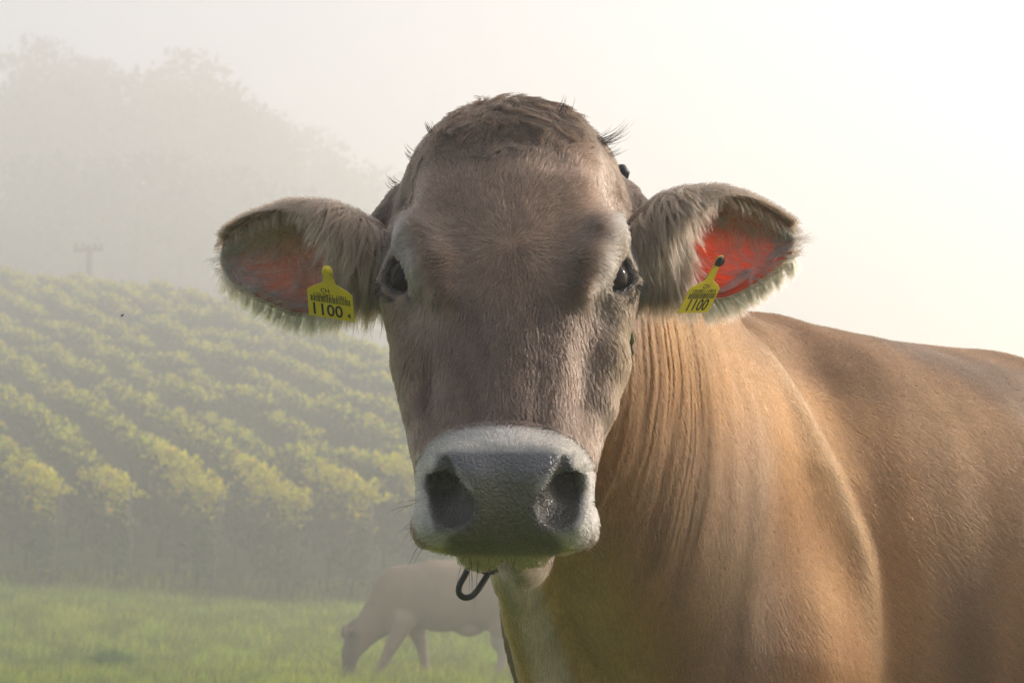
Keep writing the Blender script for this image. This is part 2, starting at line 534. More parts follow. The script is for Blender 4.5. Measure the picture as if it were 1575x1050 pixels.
# blades stand in tufts: pull most of them towards a nearby tuft centre
tq = np.stack([np.floor(X / .16), np.floor(D / .16)], 1); hsh = np.modf(np.abs(np.sin(tq @ np.array([12.9898, 78.233])) * 43758.5))[0]
hs2 = np.modf(hsh * 97.3)[0]; pull = r.uniform(.2, .85, len(X)) * (hsh > .35)
X = X + ((tq[:, 0] + hsh) * .16 - X) * pull; D = D + ((tq[:, 1] + hs2) * .16 - D) * pull; n = len(X)
H = (.06 + .10 * r.random(n) + .16 * np.maximum(pn - .5, 0) + .10 * np.maximum(pf - .55, 0) + .05 * pull + .05 * (pf > .7) * r.random(n)) * (1 + .4 * (D > 35.5))
gc = np.stack([.21 + .11 * pn + .10 * (r.random(n) > .82), .29 + .09 * pn, .035 + .02 * r.random(n)], 1) * (.55 + .8 * r.random((n, 1))) * (.45 + 1.1 * pf + .25 * pull)[:, None]
gc = gc + sstep(.55, .8, vnoise(np.stack([X, D, 0 * X], 1), .35, 8))[:, None] * np.array([.07, .05, .01])
grass = tag(add_obj('grass', blades('grass', X, D, H, .005 + .004 * r.random(n), gc, r), M_grass), kind='stuff')
r = np.random.default_rng(22)
c0 = at(172, 1000, 23.2); n = 700
X = c0[0] + r.normal(0, .16, n); Y = 23.2 + r.normal(0, .16, n)
d = np.hypot(X - c0[0], Y - 23.2)
weed = add_obj('grass_clump', blades('grass_clump', X, Y, (.36 - .5 * d).clip(.08, .4) * r.uniform(.6, 1.1, n), .006 + .004 * r.random(n), np.array([.12, .22, .04]) * r.uniform(.6, 1.4, (n, 1)), r), M_grass)
tag(weed, 'taller dark green grass clump standing in the pasture at lower left', 'grass clump')

# ------------------------------------------------------------------ foliage builder
def leaf_cloud(name, P, size, colr, r, up_bias=.3):
    n = len(P)
    a = r.standard_normal((n, 3)); a /= np.linalg.norm(a, axis=1, keepdims=True)
    b = np.cross(a, r.standard_normal((n, 3))); b /= np.linalg.norm(b, axis=1, keepdims=True)
    s = size[:, None]
    V = np.stack([P - a * s * .9, P + b * s * .55 - a * s * .1, P + a * s, P - b * s * .55 - a * s * .1], 1).reshape(-1, 3)
    q = (np.arange(n) * 4)[:, None] + np.arange(4)[None]
    me = mesh_from(name, V, quads=q, smooth=False)
    set_col(me, 'col', np.repeat(np.clip(colr, .004, .8), 4, 0))
    return me
def tube(name, pts, rad, seg=7, close=False):
    """a swept tube through points with a radius each"""
    pts = np.asarray(pts, float); n = len(pts); rad = np.broadcast_to(np.asarray(rad, float), (n,))
    V = []; ref = np.array([.13, .21, .97])
    for i in range(n):
        t = nrm((pts[(i + 1) % n] - pts[i - 1]) if close else pts[min(i + 1, n - 1)] - pts[max(i - 1, 0)])
        x = nrm(np.cross(ref, t)); y = np.cross(t, x)
        for j in range(seg):
            V.append(pts[i] + rad[i] * (math.cos(j * 2 * math.pi / seg) * x + math.sin(j * 2 * math.pi / seg) * y))
    F = []
    for i in range(n if close else n - 1):
        for j in range(seg):
            i2 = (i + 1) % n
            F.append([i * seg + j, i * seg + (j + 1) % seg, i2 * seg + (j + 1) % seg, i2 * seg + j])
    if not close:
        F.append(list(range(seg))[::-1]); F.append([(n - 1) * seg + j for j in range(seg)])
    return mesh_from(name, V, faces=F)
M_bark = principled('bark', (.085, .065, .048), .9, noise=(18, .35), bump=(30, .5, 'noise'))
M_post = principled('weathered_post', (.13, .115, .10), .85, noise=(25, .25))

# ------------------------------------------------------------------ vineyard: rows of vines running up the hill to the left
RA = math.radians(27); RD = np.array([-math.sin(RA), math.cos(RA)])
def vine_mesh(k, bright=False):
    r = np.random.default_rng(300 + k)
    n = 1000
    z = .40 + 1.45 * r.beta(1.3, 1.2, n)
    wdt = .21 * np.sin(np.clip((z - .35) / 1.9, 0, 1) * math.pi) ** .6
    y = r.uniform(-.78, .78, n); x = wdt * r.normal(0, .55, n)
    x += .07 * np.sin(y * 5 + k) ; z += .07 * np.sin(y * 7 + 2 * k)
    # shoots standing up out of the top
    m = 340; sx = r.normal(0, .13, 26); sy = np.linspace(-.8, .8, 26) + r.normal(0, .04, 26); sh = r.uniform(.05, .34, 26) ** 1.0; w = r.integers(0, 26, m); t = r.random(m)
    x = np.concatenate([x, sx[w] + .06 * r.standard_normal(m)]); y = np.concatenate([y, sy[w] + .06 * r.standard_normal(m)]); z = np.concatenate([z, 1.74 + sh[w] * t])
    P = np.stack([x, y, z + .245 * y], 1); n = len(P)
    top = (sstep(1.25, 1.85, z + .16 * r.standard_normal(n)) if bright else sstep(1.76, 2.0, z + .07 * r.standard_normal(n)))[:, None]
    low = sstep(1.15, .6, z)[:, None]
    c = (np.array([.055, .105, .020]) * (1 - low) + np.array([.085, .16, .035]) * low) * (1 - top) + (np.array([.66, .62, .02]) if bright else np.array([.52, .54, .025])) * top  # yellow leaves on top, their sunlit brightness over darker sides painted in
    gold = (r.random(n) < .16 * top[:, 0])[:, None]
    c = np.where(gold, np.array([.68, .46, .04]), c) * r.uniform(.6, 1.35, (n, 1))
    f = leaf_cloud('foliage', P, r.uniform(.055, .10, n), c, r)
    tr = tube('trunk', [(0, 0, -.05), (.02, .01, .35), (-.02, .02, .7), (.03, -.02, 1.1)], [.035, .03, .026, .02], 6)
    return f, tr
VINES = [vine_mesh(k) for k in range(4)] + [vine_mesh(7, True), vine_mesh(8, True)]
spots = []
rows = np.arange(-11.6, 17, 1.48)
for ri, x0 in enumerate(rows):
    L = .3 + .5 * ((ri * 0.618) % 1.0)
    while True:
        q = np.array([x0, 36.4]) + RD * L
        if q[1] > float(crest_y(q[0])) + 3: break
        if -.30 < q[0] / q[1] < .10: spots.append((q[1], q[0], ri, L))
        L += 1.22
spots.sort(key=lambda s: (s[1] / s[0] > -.035, s[0]))
r = np.random.default_rng(77)
row_word = {}
front = sorted([s for s in spots if s[3] < 1.0], key=lambda s: s[1])
ords = 'first second third fourth fifth sixth seventh eighth ninth tenth eleventh twelfth thirteenth fourteenth fifteenth sixteenth seventeenth eighteenth nineteenth twentieth'.split()
ords += ['twenty-' + w for w in ords[:9]] + ['thirtieth'] + ['thirty-' + w for w in ords[:9]]
in_frame = [ri for ri, x0 in enumerate(rows) if x0 / 36.4 > -.262]
row_name = {ri: (f'the {ords[in_frame.index(ri)]} vine row from the left' if ri in in_frame else f'the row ending {("far", "just")[min(ri, 1)]} left of the photo') for ri in range(len(rows))}
plant_no = {}
for s_ in sorted(spots, key=lambda s: s[3]):
    plant_no.setdefault(s_[2], []).append((s_[0], s_[1]))
rest = []
for i, (yy, xx, ri, L) in enumerate(spots):
    k = int(r.integers(0, 4)); sc = r.uniform(.93, 1.13); rz = RA + r.normal(0, .05)
    z = float(gz(xx, yy))
    if L < 2.0: k = 4 + k % 2; sc *= 1.06
    if i < 298:
        root = empty('grapevine', (xx, yy, z), rz); root.scale = (sc, sc, sc * r.uniform(.95, 1.06))
        if L < 1.0:
            tag(root, f'tall yellow-topped grapevine at the pasture edge, ending {row_name[ri]}', 'grapevine', 'grapevines ending the rows at the pasture edge')
        else:
            tag(root, f'hazy grapevine, {ords[plant_no[ri].index((yy, xx))]} plant uphill in {row_name[ri]}', 'grapevine', f'grapevines up the slope in {row_name[ri]}')
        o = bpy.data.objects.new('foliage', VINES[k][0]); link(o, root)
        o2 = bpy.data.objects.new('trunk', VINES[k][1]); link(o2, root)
    else:
        rest.append((xx, yy, z, k, rz, sc))
for f, t in VINES:
    f.materials.append(M_leaf); t.materials.append(M_bark)
if rest:
    Vs, Cs = [], []
    for xx, yy, z, k, rz, sc in rest:
        me = VINES[k][0]; v = np.empty(len(me.vertices) * 3, np.float32); me.vertices.foreach_get('co', v); v = v.reshape(-1, 3)
        c = np.empty(len(me.vertices) * 4, np.float32); me.attributes['col'].data.foreach_get('color', c)
        ca, sa = math.cos(rz), math.sin(rz)
        Vs.append(np.stack([xx + sc * (v[:, 0] * ca - v[:, 1] * sa), yy + sc * (v[:, 0] * sa + v[:, 1] * ca), z + sc * v[:, 2]], 1)); Cs.append(c.reshape(-1, 4)[:, :3])
    Vs = np.concatenate(Vs); q = np.arange(len(Vs)).reshape(-1, 4)
    me = mesh_from('distant_vines', Vs, quads=q, smooth=False); set_col(me, 'col', np.concatenate(Cs))
    tag(add_obj('distant_vines', me, M_leaf), kind='stuff')
post_me = tube('vineyard_post', [(0, 0, -.2), (0, 0, 1.0), (.01, 0, 2.05)], [.027, .025, .023], 8); post_me.materials.append(M_post)
for i, (yy, xx, ri, L) in enumerate(front):
    p = bpy.data.objects.new('vineyard_post', post_me); link(p)
    q = np.array([rows[ri], 36.4]) - RD * .35
    p.location = (q[0], q[1], float(gz(q[0], q[1]))); p.rotation_euler = (r.normal(.05, .04), r.normal(0, .04), r.random() * 3)
    tag(p, f'thin wooden post at the pasture edge, ending {row_name[ri]}', 'post', 'posts at the ends of the vine rows')

# ------------------------------------------------------------------ misty trees above the vineyard
def tree_mesh(k, H, R, n, low=.18):
    r = np.random.default_rng(500 + k)
    cl = []
    for _ in range(34):
        h = r.uniform(low, .96); prof = math.sin(min(1, (h - low + .10) / (1.05 - low)) * math.pi) ** .55
        a = r.random() * 6.283; d = R * prof * math.sqrt(r.random())
        cl.append((d * math.cos(a), d * math.sin(a), h * H, R * r.uniform(.22, .42)))
    cl = np.array(cl); w = r.integers(0, len(cl), n)
    q = r.standard_normal((n, 3)); q /= np.linalg.norm(q, axis=1, keepdims=True)
    P = cl[w, :3] + q * (cl[w, 3] * r.random(n) ** .4)[:, None] * [1, 1, .8]
    c = np.array([.045, .062, .026]) * r.uniform(.6, 1.4, (n, 1)) * (.8 + .5 * r.random(len(cl)))[w][:, None]
    f = leaf_cloud('crown', P, r.uniform(.12, .26, n), c, r)
    trunk = [(0, 0, -.5), (.1, .05, H * .3), (-.1, .1, H * .6), (.05, 0, H * .85)]
    t = tube('trunk', trunk, [.32, .24, .15, .05], 8)
    f.materials.append(M_leaf); t.materials.append(M_bark)
    return f, t
TREES = [tree_mesh(0, 15, 4.2, 8000), tree_mesh(1, 13, 3.6, 7000), tree_mesh(2, 14, 4.8, 9000, .10), tree_mesh(3, 7, 3.2, 3600, .05)]
tspots = [  # px of the top, py of the top, distance, shape
    (5, 118, 130, 0, 'at the left photo edge'), (66, 74, 133, 2, 'with the broad rounded top, tallest on the left'), (140, 92, 138, 1, 'between the tallest round-topped tree and a spiky-topped one'), (214, 86, 133, 0, 'with a spiky top above the utility pole'),
    (292, 92, 136, 2, 'with a wide ragged top at the middle of the wood'), (352, 118, 139, 0, 'at the right shoulder of the wood'), (412, 172, 142, 1, 'stepping down right of the shoulder of the wood'), (478, 208, 151, 2, 'fading low above the shaded ear'), (548, 236, 162, 0, 'faintest and last before the cow head')]
sspots = [(20, 330, 112), (90, 345, 109), (165, 335, 113), (240, 340, 111), (320, 350, 112), (395, 370, 113), (470, 390, 116), (545, 410, 119), (-40, 320, 111), (50, 250, 117), (150, 250, 119), (260, 245, 117), (360, 265, 122), (440, 300, 124), (520, 330, 128)]
r = np.random.default_rng(91)
def plant_tree(px, py, D, k, label, group):
    p = at(px, py, D); g = float(gz(p[0], D)) - .3
    h0 = [15.3, 13.3, 14.3, 7.2][k]; s = max((p[2] - g) / h0, .4)
    root = empty('tree', (p[0], D, g), r.random() * 6.28); w = max(1.0, s) * (.95 if k < 3 else 1.1); root.scale = (w, w, s)
    tag(root, label, 'tree', group)
    link(bpy.data.objects.new('crown', TREES[k][0]), root); link(bpy.data.objects.new('trunk', TREES[k][1]), root)
for px, py, D, k, w in tspots:
    plant_tree(px, py, D, k, f'tall misty tree {w}', 'tall trees fading into the mist')
for px, py, D in sspots:
    low = py > 300; peers = sorted(q[0] for q in sspots if (q[1] > 300) == low); w = ords[peers.index(px)]
    plant_tree(px, py, D, 3, f'low misty tree, {w} from the left in the line just above the vineyard' if low else f'mid-height misty tree, {w} from the left in the line below the tall crowns', 'low trees lost in the mist')

# ------------------------------------------------------------------ utility pole
D = 76.0; pt = at(138, 382, D); gp = float(gz(pt[0], D)) - .4
pole = empty('utility_pole', (pt[0], D, gp)); tag(pole, 'grey wooden utility pole with a crossarm standing in the mist above the vineyard', 'utility pole')
hp_ = pt[2] - gp
add_obj('pole', tube('pole', [(0, 0, 0), (.02, 0, hp_ * .5), (.0, 0, hp_ + .1)], [.17, .15, .12], 10), M_post, pole)
add_obj('crossarm', tube('crossarm', [(-.62, 0, hp_ - .05), (0, 0, hp_ - .05), (.50, 0, hp_ - .02)], [.08, .085, .08], 8), M_post, pole)
for sx in (-.55, -.25, .22, .45):
    add_obj('insulator', tube('insulator', [(sx, 0, hp_), (sx, 0, hp_ + .12), (sx, 0, hp_ + .16), (sx, 0, hp_ + .22)], [.035, .05, .06, .03], 8), M_post, pole)

# ------------------------------------------------------------------ mist
bm = bmesh.new(); bmesh.ops.create_cube(bm, size=1.0)
me = bpy.data.meshes.new('haze'); bm.to_mesh(me); bm.free()
haze = add_obj('haze', me); haze.scale = (150, 215, 45); haze.location = (0, 89, 45 / 2 - 1.5)
hm = bpy.data.materials.new('mist'); hm.use_nodes = True; hm.node_tree.nodes.clear()
ho = hm.node_tree.nodes.new('ShaderNodeOutputMaterial'); pv = hm.node_tree.nodes.new('ShaderNodeVolumePrincipled')
pv.inputs['Color'].default_value = (.97, .955, .945, 1); pv.inputs['Density'].default_value = .0142; pv.inputs['Anisotropy'].default_value = .42
hm.node_tree.links.new(pv.outputs[0], ho.inputs['Volume']); me.materials.append(hm)
tag(haze, kind='stuff')
# ------------------------------------------------------------------ the brown cow: body sculpt
H0 = np.array([0.0, 2.064, 1.600])                  # poll; head frame: u across, v down the face, w out of the face
HV = np.array([0.0, -0.5, -0.8660254]); HW = np.array([0.0, -0.8660254, 0.5]); HU = np.array([1.0, 0, 0])
def hp(u, v, w): return H0 + u * HU + v * HV + w * HW
def to_head(P):
    d = np.asarray(P) - H0
    return d @ HU, d @ HV, d @ HW

# half outline of the head seen from the front, station by station down the face
ST_V  = [-.066, -.060, -.050, -.036, -.018, .010, .040, .070, .10, .15, .20, .25, .30, .35, .40, .44, .48, .51]
ST_HW = [.006, .050, .075, .091, .104, .118, .128, .134, .136, .136, .129, .118, .108, .099, .089, .077, .062, .04]
ST_FB = [.003, .028, .044, .056, .066, .078, .086, .091, .093, .090, .081, .070, .061, .055, .052, .052, .045, .03]
ST_WF = [-.064, -.052, -.042, -.032, -.022, -.010, -.003, .002, .005, .005, .003, .000, -.002, -.002, .000, -.003, -.02, -.045]
ST_WB = [-.075, -.11, -.135, -.16, -.185, -.215, -.23, -.235, -.235, -.23, -.215, -.20, -.182, -.16, -.138, -.118, -.10, -.08]
def head_table(nv=200, nt=181):
    vs = np.linspace(ST_V[0], ST_V[-1], nv)
    hw, fb, wf, wb = (pchip(ST_V, t, vs) for t in (ST_HW, ST_FB, ST_WF, ST_WB))
    th = np.linspace(0, math.pi, nt)                # angle from the front (w+) round to the back (w-)
    T = np.zeros((nv, nt)); WC = 0.5 * (wf + wb)
    for i in range(nv):
        d = wf[i] - wb[i]
        pts = np.array([(0, wf[i]), (fb[i] * .55, wf[i] - .002 - .004 * (fb[i] > .04)), (fb[i], wf[i] - .085 * d),
                        (fb[i] + (.52 - .19 * np.exp(-((vs[i] - .335) / .055) ** 2)) * (hw[i] - fb[i]), wf[i] - .212 * d), (hw[i], wf[i] - .46 * d), (hw[i] * .97, wf[i] - .66 * d),
                        (hw[i] * .66, wb[i] + .10 * d), (0, wb[i])])
        a = np.arctan2(pts[:, 0], pts[:, 1] - WC[i]); r = np.hypot(pts[:, 0], pts[:, 1] - WC[i])
        T[i] = pchip(a, r, th)
    # soften along the angle
    for _ in range(6):
        Tp = np.concatenate([T[:, 1:2], T, T[:, -2:-1]], 1)
        T = .25 * Tp[:, :-2] + .5 * Tp[:, 1:-1] + .25 * Tp[:, 2:]
    return vs, th, T, WC
_hv, _hth, _HT, _HWC = head_table()
def head_fn(x, y, z):
    u = x - H0[0] + 0 * y + 0 * z
    v = (y - H0[1]) * HV[1] + (z - H0[2]) * HV[2] + 0 * x
    w = (y - H0[1]) * HW[1] + (z - H0[2]) * HW[2] + 0 * x
    u = u + 0.008 * np.clip(v / .5, 0, 1)           # the head hangs a touch to one side
    vv = np.clip((v - _hv[0]) / (_hv[-1] - _hv[0]), 0, 1) * (len(_hv) - 1)
    i = np.minimum(vv.astype(np.int32), len(_hv) - 2); fv = vv - i
    wc = _HWC[i] * (1 - fv) + _HWC[i + 1] * fv
    rho = np.sqrt(u * u + (w - wc) ** 2)
    th = np.arctan2(np.abs(u), w - wc) / math.pi * (len(_hth) - 1)
    j = np.minimum(th.astype(np.int32), len(_hth) - 2); ft = th - j
    r = (_HT[i, j] * (1 - fv) * (1 - ft) + _HT[i + 1, j] * fv * (1 - ft) + _HT[i, j + 1] * (1 - fv) * ft + _HT[i + 1, j + 1] * fv * ft)
    d = (rho - r) * .8
    return np.maximum(d, np.maximum(_hv[0] - v, v - _hv[-1]))

BD = nrm([.84, .54, 0]); BN = nrm([.54, -.84, 0])   # body axis towards the tail; outward normal of the near flank
WI = np.array([.35, 2.85, 0.0])                     # under the withers
def bp(l, n, z): return WI + l * BD + n * BN + np.array([0, 0, z])
ND = nrm([.30, .55, 0]); NS = np.array([.877, -.478, 0])

def graded(lo, f0, f1, hi, fine, coarse):
    """lattice coordinates, fine between f0 and f1 and stretching outwards"""
    mid = list(np.arange(f0, f1, fine))
    up = []; x, s = mid[-1], fine
    while x < hi:
        s = min(s * 1.12, coarse); x += s; up.append(x)
    dn = []; x, s = f0, fine
    while x > lo:
        s = min(s * 1.12, coarse); x -= s; dn.append(x)
    return np.array(dn[::-1] + mid + up)

EYE_V, EYE_W, EYE_U = .191, -.056, .0985
def eye_c(s): return hp(s * EYE_U - .003, EYE_V, EYE_W)
def eye_dir(s): return nrm(s * .71 * HU + .64 * HW + .18 * HV)

def eye_axes(s):
    """gaze, long axis (towards the inner, lower corner) and upward axis of an eye"""
    e = eye_dir(s)
    a1 = HV * .80 - s * HU * .55; a1 = nrm(a1 - e * (e @ a1))
    a2 = np.cross(e, a1)
    if a2 @ (s * HU * .6 - HV * .3) < 0: a2 = -a2
    return e, a1, a2
def sculpt_cow():
    f = Field(graded(-.36, -.155, .42, 2.10, .0036, .022), graded(1.68, 1.72, 2.45, 4.15, .0036, .022), graded(-.02, 1.00, 1.68, 1.74, .0036, .02))
    # torso
    f.limb([bp(-.10, 0, 1.08), bp(.10, 0, 1.06), bp(.45, 0, 1.035), bp(.95, 0, 1.02), bp(1.45, 0, 1.10), bp(1.72, 0, 1.15)],
           [.17, .235, .30, .34, .26, .17], [.32, .365, .385, .39, .33, .20], side=BN, k=.05, inner=.08)
    # withers, spine and hips
    f.limb([bp(-.22, -.01, 1.375), bp(-.06, -.02, 1.425), bp(.02, -.02, 1.415), bp(.18, -.02, 1.385), bp(.5, -.02, 1.372), bp(1.0, 0, 1.375), bp(1.45, 0, 1.385), bp(1.72, 0, 1.34)],
           [.05, .05, .05, .05, .05, .06, .07, .06], k=.09)
    for sd in (1, -1):
        f.limb([bp(1.32, sd * .20, 1.34), bp(1.45, sd * .23, 1.32)], [.05, .05], k=.10)
        # shoulder blade and upper fore-leg
        f.limb([bp(-.08, sd * .07, 1.37), bp(-.105, sd * .135, 1.22), bp(-.145 + (.08 if sd < 0 else 0), sd * .18, .98), bp(-.14 + (.10 if sd < 0 else 0), sd * .185, .84)], [.045, .075, .095, .09], [.075, .115, .145, .14], side=BN * sd, k=.045, inner=.06)
        fo = .0 if sd > 0 else .12
        f.limb([bp(-.20 + fo, sd * .16, .95), bp(-.12 + fo, sd * .175, .76)], [.085, .07], [.12, .10], side=BN * sd, k=.06)
        f.limb([bp(-.12 + fo, sd * .17, .78), bp(-.13 + fo, sd * .165, .45), bp(-.13 + fo, sd * .16, .40), bp(-.13 + fo, sd * .16, .12), bp(-.13 + fo, sd * .16, .07)],
               [.075, .048, .046, .034, .042], k=.04, inner=.02)
        f.limb([bp(-.13 + fo, sd * .16, .09), bp(-.19 + fo, sd * .16, .0)], [.05, .055], k=.015)
        # hind leg: thigh, hock, shank
        f.limb([bp(1.52, sd * .16, 1.14), bp(1.40, sd * .20, .80), bp(1.55, sd * .18, .62)], [.13, .10, .07], [.22, .17, .09], side=BN * sd, k=.08, inner=.05)
        f.limb([bp(1.55, sd * .18, .66), bp(1.68, sd * .165, .50), bp(1.64, sd * .165, .12), bp(1.62, sd * .165, .07)], [.06, .045, .036, .042], [.08, .06, .042, .045], side=BN * sd, k=.03, inner=.02)
        f.limb([bp(1.63, sd * .165, .09), bp(1.57, sd * .165, .0)], [.05, .055], k=.015)
    f.ell(bp(1.22, 0, .64), [.17, .17, .13], k=.06)                                  # udder
    f.limb([bp(1.80, 0, 1.34), bp(1.93, 0, 1.20), bp(1.95, 0, .8), bp(1.94, 0, .55)], [.03, .022, .018, .05], k=.04, inner=.02)   # tail
    # neck
    f.limb([(0.02, 2.19, 1.46), (.10, 2.36, 1.345), (.20, 2.55, 1.22), (.29, 2.76, 1.10)], [.090, .104, .125, .16], [.145, .185, .24, .32], side=NS, k=.045, inner=.06)
    f.limb([(0.02, 2.22, 1.55), (.11, 2.42, 1.49), (.20, 2.60, 1.425), bp(-.18, -.02, 1.40)], [.06, .055, .05, .05], k=.08)           # crest
    # throat, dewlap and brisket
    f.limb([(.02, 2.17, 1.25), at(800, 868, 2.33), at(818, 940, 2.40), at(846, 1020, 2.47), at(866, 1130, 2.52), (.15, 2.60, .78)], [.045, .020, .020, .024, .03, .06],
           [.05, .04, .045, .055, .07, .10], side=NS, k=.03, inner=.02)
    f.limb([at(846, 905, 2.54), at(858, 980, 2.60), at(876, 1070, 2.66), at(886, 1150, 2.68)], [.03, .034, .04, .05], k=.02)
    f.limb([(.19, 2.62, .98), (.22, 2.70, .86)], [.12, .12], [.13, .14], side=NS, k=.06)
    # head
    f.put(head_fn, [-.17, 1.70, 1.05], [.17, 2.38, 1.72], k=.035)
    # muzzle: a soft box, flat in front, cut off below along the mouth
    mc = at(777, 757, 1.892)
    def muzzle(x, y, z):
        ux, uz = (x - mc[0]), (z - mc[2])
        hw = .0790 - .0105 * np.clip(uz / .05, -1, 1.2)
        q = (np.abs(ux / hw) ** 3.2 + np.abs((y - mc[1]) / .074) ** 2.8 + np.abs(uz / .0555) ** 3.4) ** (1 / 3.0)
        return (q - 1) * .055
    f.put(muzzle, mc - .12, mc + .12, k=.022)
    # upper-lip corners and lower lip
    for sd in (1, -1):
        f.ell(mc + np.array([sd * .056, -.020, -.035]), [.029, .05, .021], k=.016)
    mo = at(777, 846, 1.86)
    for sd in (1, -1):
        f.ell(at(776 + sd * 37, 849 - sd * 1.5, 1.908), [.0235, .043, .0165], k=.003)
    f.limb([hp(0, .30, -.145), hp(0, .40, -.125), at(777, 838, 1.955)], [.06, .052, .040], [.04, .032, .012], k=.010)
    f.limb([hp(.01, .28, -.165), (.02, 2.17, 1.27)], [.05, .05], k=.03)
    f.limb([hp(.01, .33, -.150), hp(.01, .38, -.135), at(806, 822, 2.04)], [.035, .032, .022], [.05, .045, .035], side=HU, k=.02, inner=.02)
    f.limb([at(801, 842, 1.985), at(806, 843, 2.035), at(808, 775, 2.12)], [.0185, .018, .03], [.024, .026, .05], side=HU, k=.022)      # fold of skin under the jaw
    # nostrils: a comma-shaped hollow each side with a raised rim
    for sd in (1, -1):
        n0, n1, n2 = at(777 + sd * 90, 709, 1.828), at(777 + sd * 90, 746, 1.822), at(777 + sd * 79, 776, 1.822)
        f.limb([at(777 + sd * 72, 712, 1.835), at(777 + sd * 52, 742, 1.828), at(777 + sd * 44, 785, 1.832), at(777 + sd * 60, 806, 1.834)], [.012, .010, .010, .008], k=.016)
        f.limb([n0, n1, n2], [.0040, .0105, .0205], k=.006, op='cut', inner=.012)
        f.limb([n1 + [0, .010, -.002], n1 + [sd * .004, .05, .008]], [.0095, .011], k=.008, op='cut')
        f.limb([n2 + [sd * .004, .004, .004], n1 + [sd * .006, .045, .004]], [.0165, .013], k=.012, op='cut')
    # eye sockets and lids
    for sd in (1, -1):
        c = eye_c(sd); e = eye_dir(sd)
        e, a1, a2 = eye_axes(sd); R = np.array([e, a1, a2])
        f.ell(c - e * .004, [.034, .039, .036], R, k=.03)
        f.ell(c + e * .026 + a1 * .002, [.022, .0305, .0225], R, k=.004, op='cut')
        f.limb([c + e * .021 + a1 * .020, c + e * .021 + a1 * .036], [.007, .0025], k=.006, op='cut')                 # tear corner
        f.limb([c + e * .0150 - a1 * .0295, c + e * .0240 - a1 * .013 + a2 * .0175, c + e * .0248 + a1 * .006 + a2 * .0185, c + e * .018 + a1 * .0270 + a2 * .006], [.0045, .0060, .0058, .0042], k=.005, inner=.006)   # upper lid
        f.limb([c + e * .0150 - a1 * .0295 - a2 * .002, c + e * .0215 - a1 * .009 - a2 * .0200, c + e * .0212 + a1 * .010 - a2 * .0190, c + e * .017 + a1 * .0290], [.0032, .0036, .0036, .0032], k=.005, inner=.006)      # lower lid
        f.limb([hp(sd * .112, .125, -.026), hp(sd * .099, .165, -.016), hp(sd * .083, .205, -.009), hp(sd * .073, .24, -.006)], [.005, .007, .006, .004], k=.032)     # bony ridge above and inside the eye
        f.ell(hp(sd * .128, .085, -.06), [.014, .035, .03], k=.05, op='cut')                                    # hollow temple
        f.limb([hp(sd * .106, .235, -.062), hp(sd * .098, .285, -.068), hp(sd * .089, .335, -.070)], [.011, .010, .008], k=.03)      # cheek ridge
        f.limb([at(*((622, 322) if sd < 0 else (958, 318)), 2.19), at(*((578, 352) if sd < 0 else (996, 340)), 2.165)], [.022, .011], k=.035)
        # root of the ear
        f.limb([hp(sd * .085, .105, -.13), hp(sd * .128, .118, -.125)], [.045, .030], k=.04)
    V, Q = f.mesh()
    V = relax(V, Q, 2)
    return V, Q

CV, CQ = sculpt_cow()
CN = vnormals(CV, CQ)

def RIDGE(z): return pchip([.8, .96, 1.107, 1.195, 1.28, 1.37, 1.432, 1.5], [.0, .004, -.004, -.0245, -.057, -.09, -.12, -.16], z)
# fine folds and veins pushed along the normal
def cow_detail(V, N):
    u, v, w = to_head(V)
    disp = np.zeros(len(V), np.float32)
    headness = sstep(2.30, 2.12, V[:, 1] + .35 * np.maximum(V[:, 0] - .05, 0))
    # neck wrinkles: run across the neck's length
    q = (V[:, 0] - .02) * .46 + (V[:, 1] - 2.2) * .88
    q = q + .05 * (V[:, 2] - 1.2) + .025 * (vnoise(V, 6, 1) - .5) + .008 * (vnoise(V, 22, 2) - .5)
    near = sstep(.0, .03, q) * sstep(1.08, 1.2, V[:, 2]) * sstep(.30, .10, q) * sstep(1.47, 1.38, V[:, 2])
    Qn = np.stack([q * 95 + 1.2 * vnoise(V * [1, 1, .4], 11, 12), 0 * q, V[:, 2] * 7 + 3 * q], 1)
    wr = np.abs(vnoise(Qn, 1.0, 13) - .5) * 2 + .5 * (vnoise(Qn * 2.1, 1.0, 14) - .5)
    disp += near * (1 - headness) * .0030 * (wr - .4) * (.25 + 1.2 * vnoise(V * [1, 1, .5], 12, 3))
    fold = sstep(.04, .12, q) * sstep(.50, .30, q)
    disp += fold * (1 - headness) * .0022 * np.sin(q * 2 * math.pi / .062 + 5 * vnoise(V, 3, 14)) * vnoise(V, 6, 15)
    disp += (1 - headness) * (.006 * (vnoise(V * [1, 1, .30], 8, 4) - .5) + .0035 * (vnoise(V * [1, 1, .2], 19, 17) - .5))
    lr = RIDGE(V[:, 2]); lb = (V - WI) @ BD; nb = (V - WI) @ BN
    disp += .0070 * np.exp(-((lb - lr) / np.where(lb > lr, .018, .040)) ** 2) * (.45 + 1.1 * vnoise(V, 9, 19)) * sstep(.05, .12, nb) * sstep(1.46, 1.40, V[:, 2]) * sstep(.80, .95, V[:, 2])
    # forehead and cheek unevenness
    disp += headness * (.0022 * (vnoise(V, 24, 5) - .5) + .0005 * (vnoise(V, 60, 6) - .5)) * (v < .40)
    return disp
CV = CV + CN * cow_detail(CV, CN)[:, None]
CN = vnormals(CV, CQ)

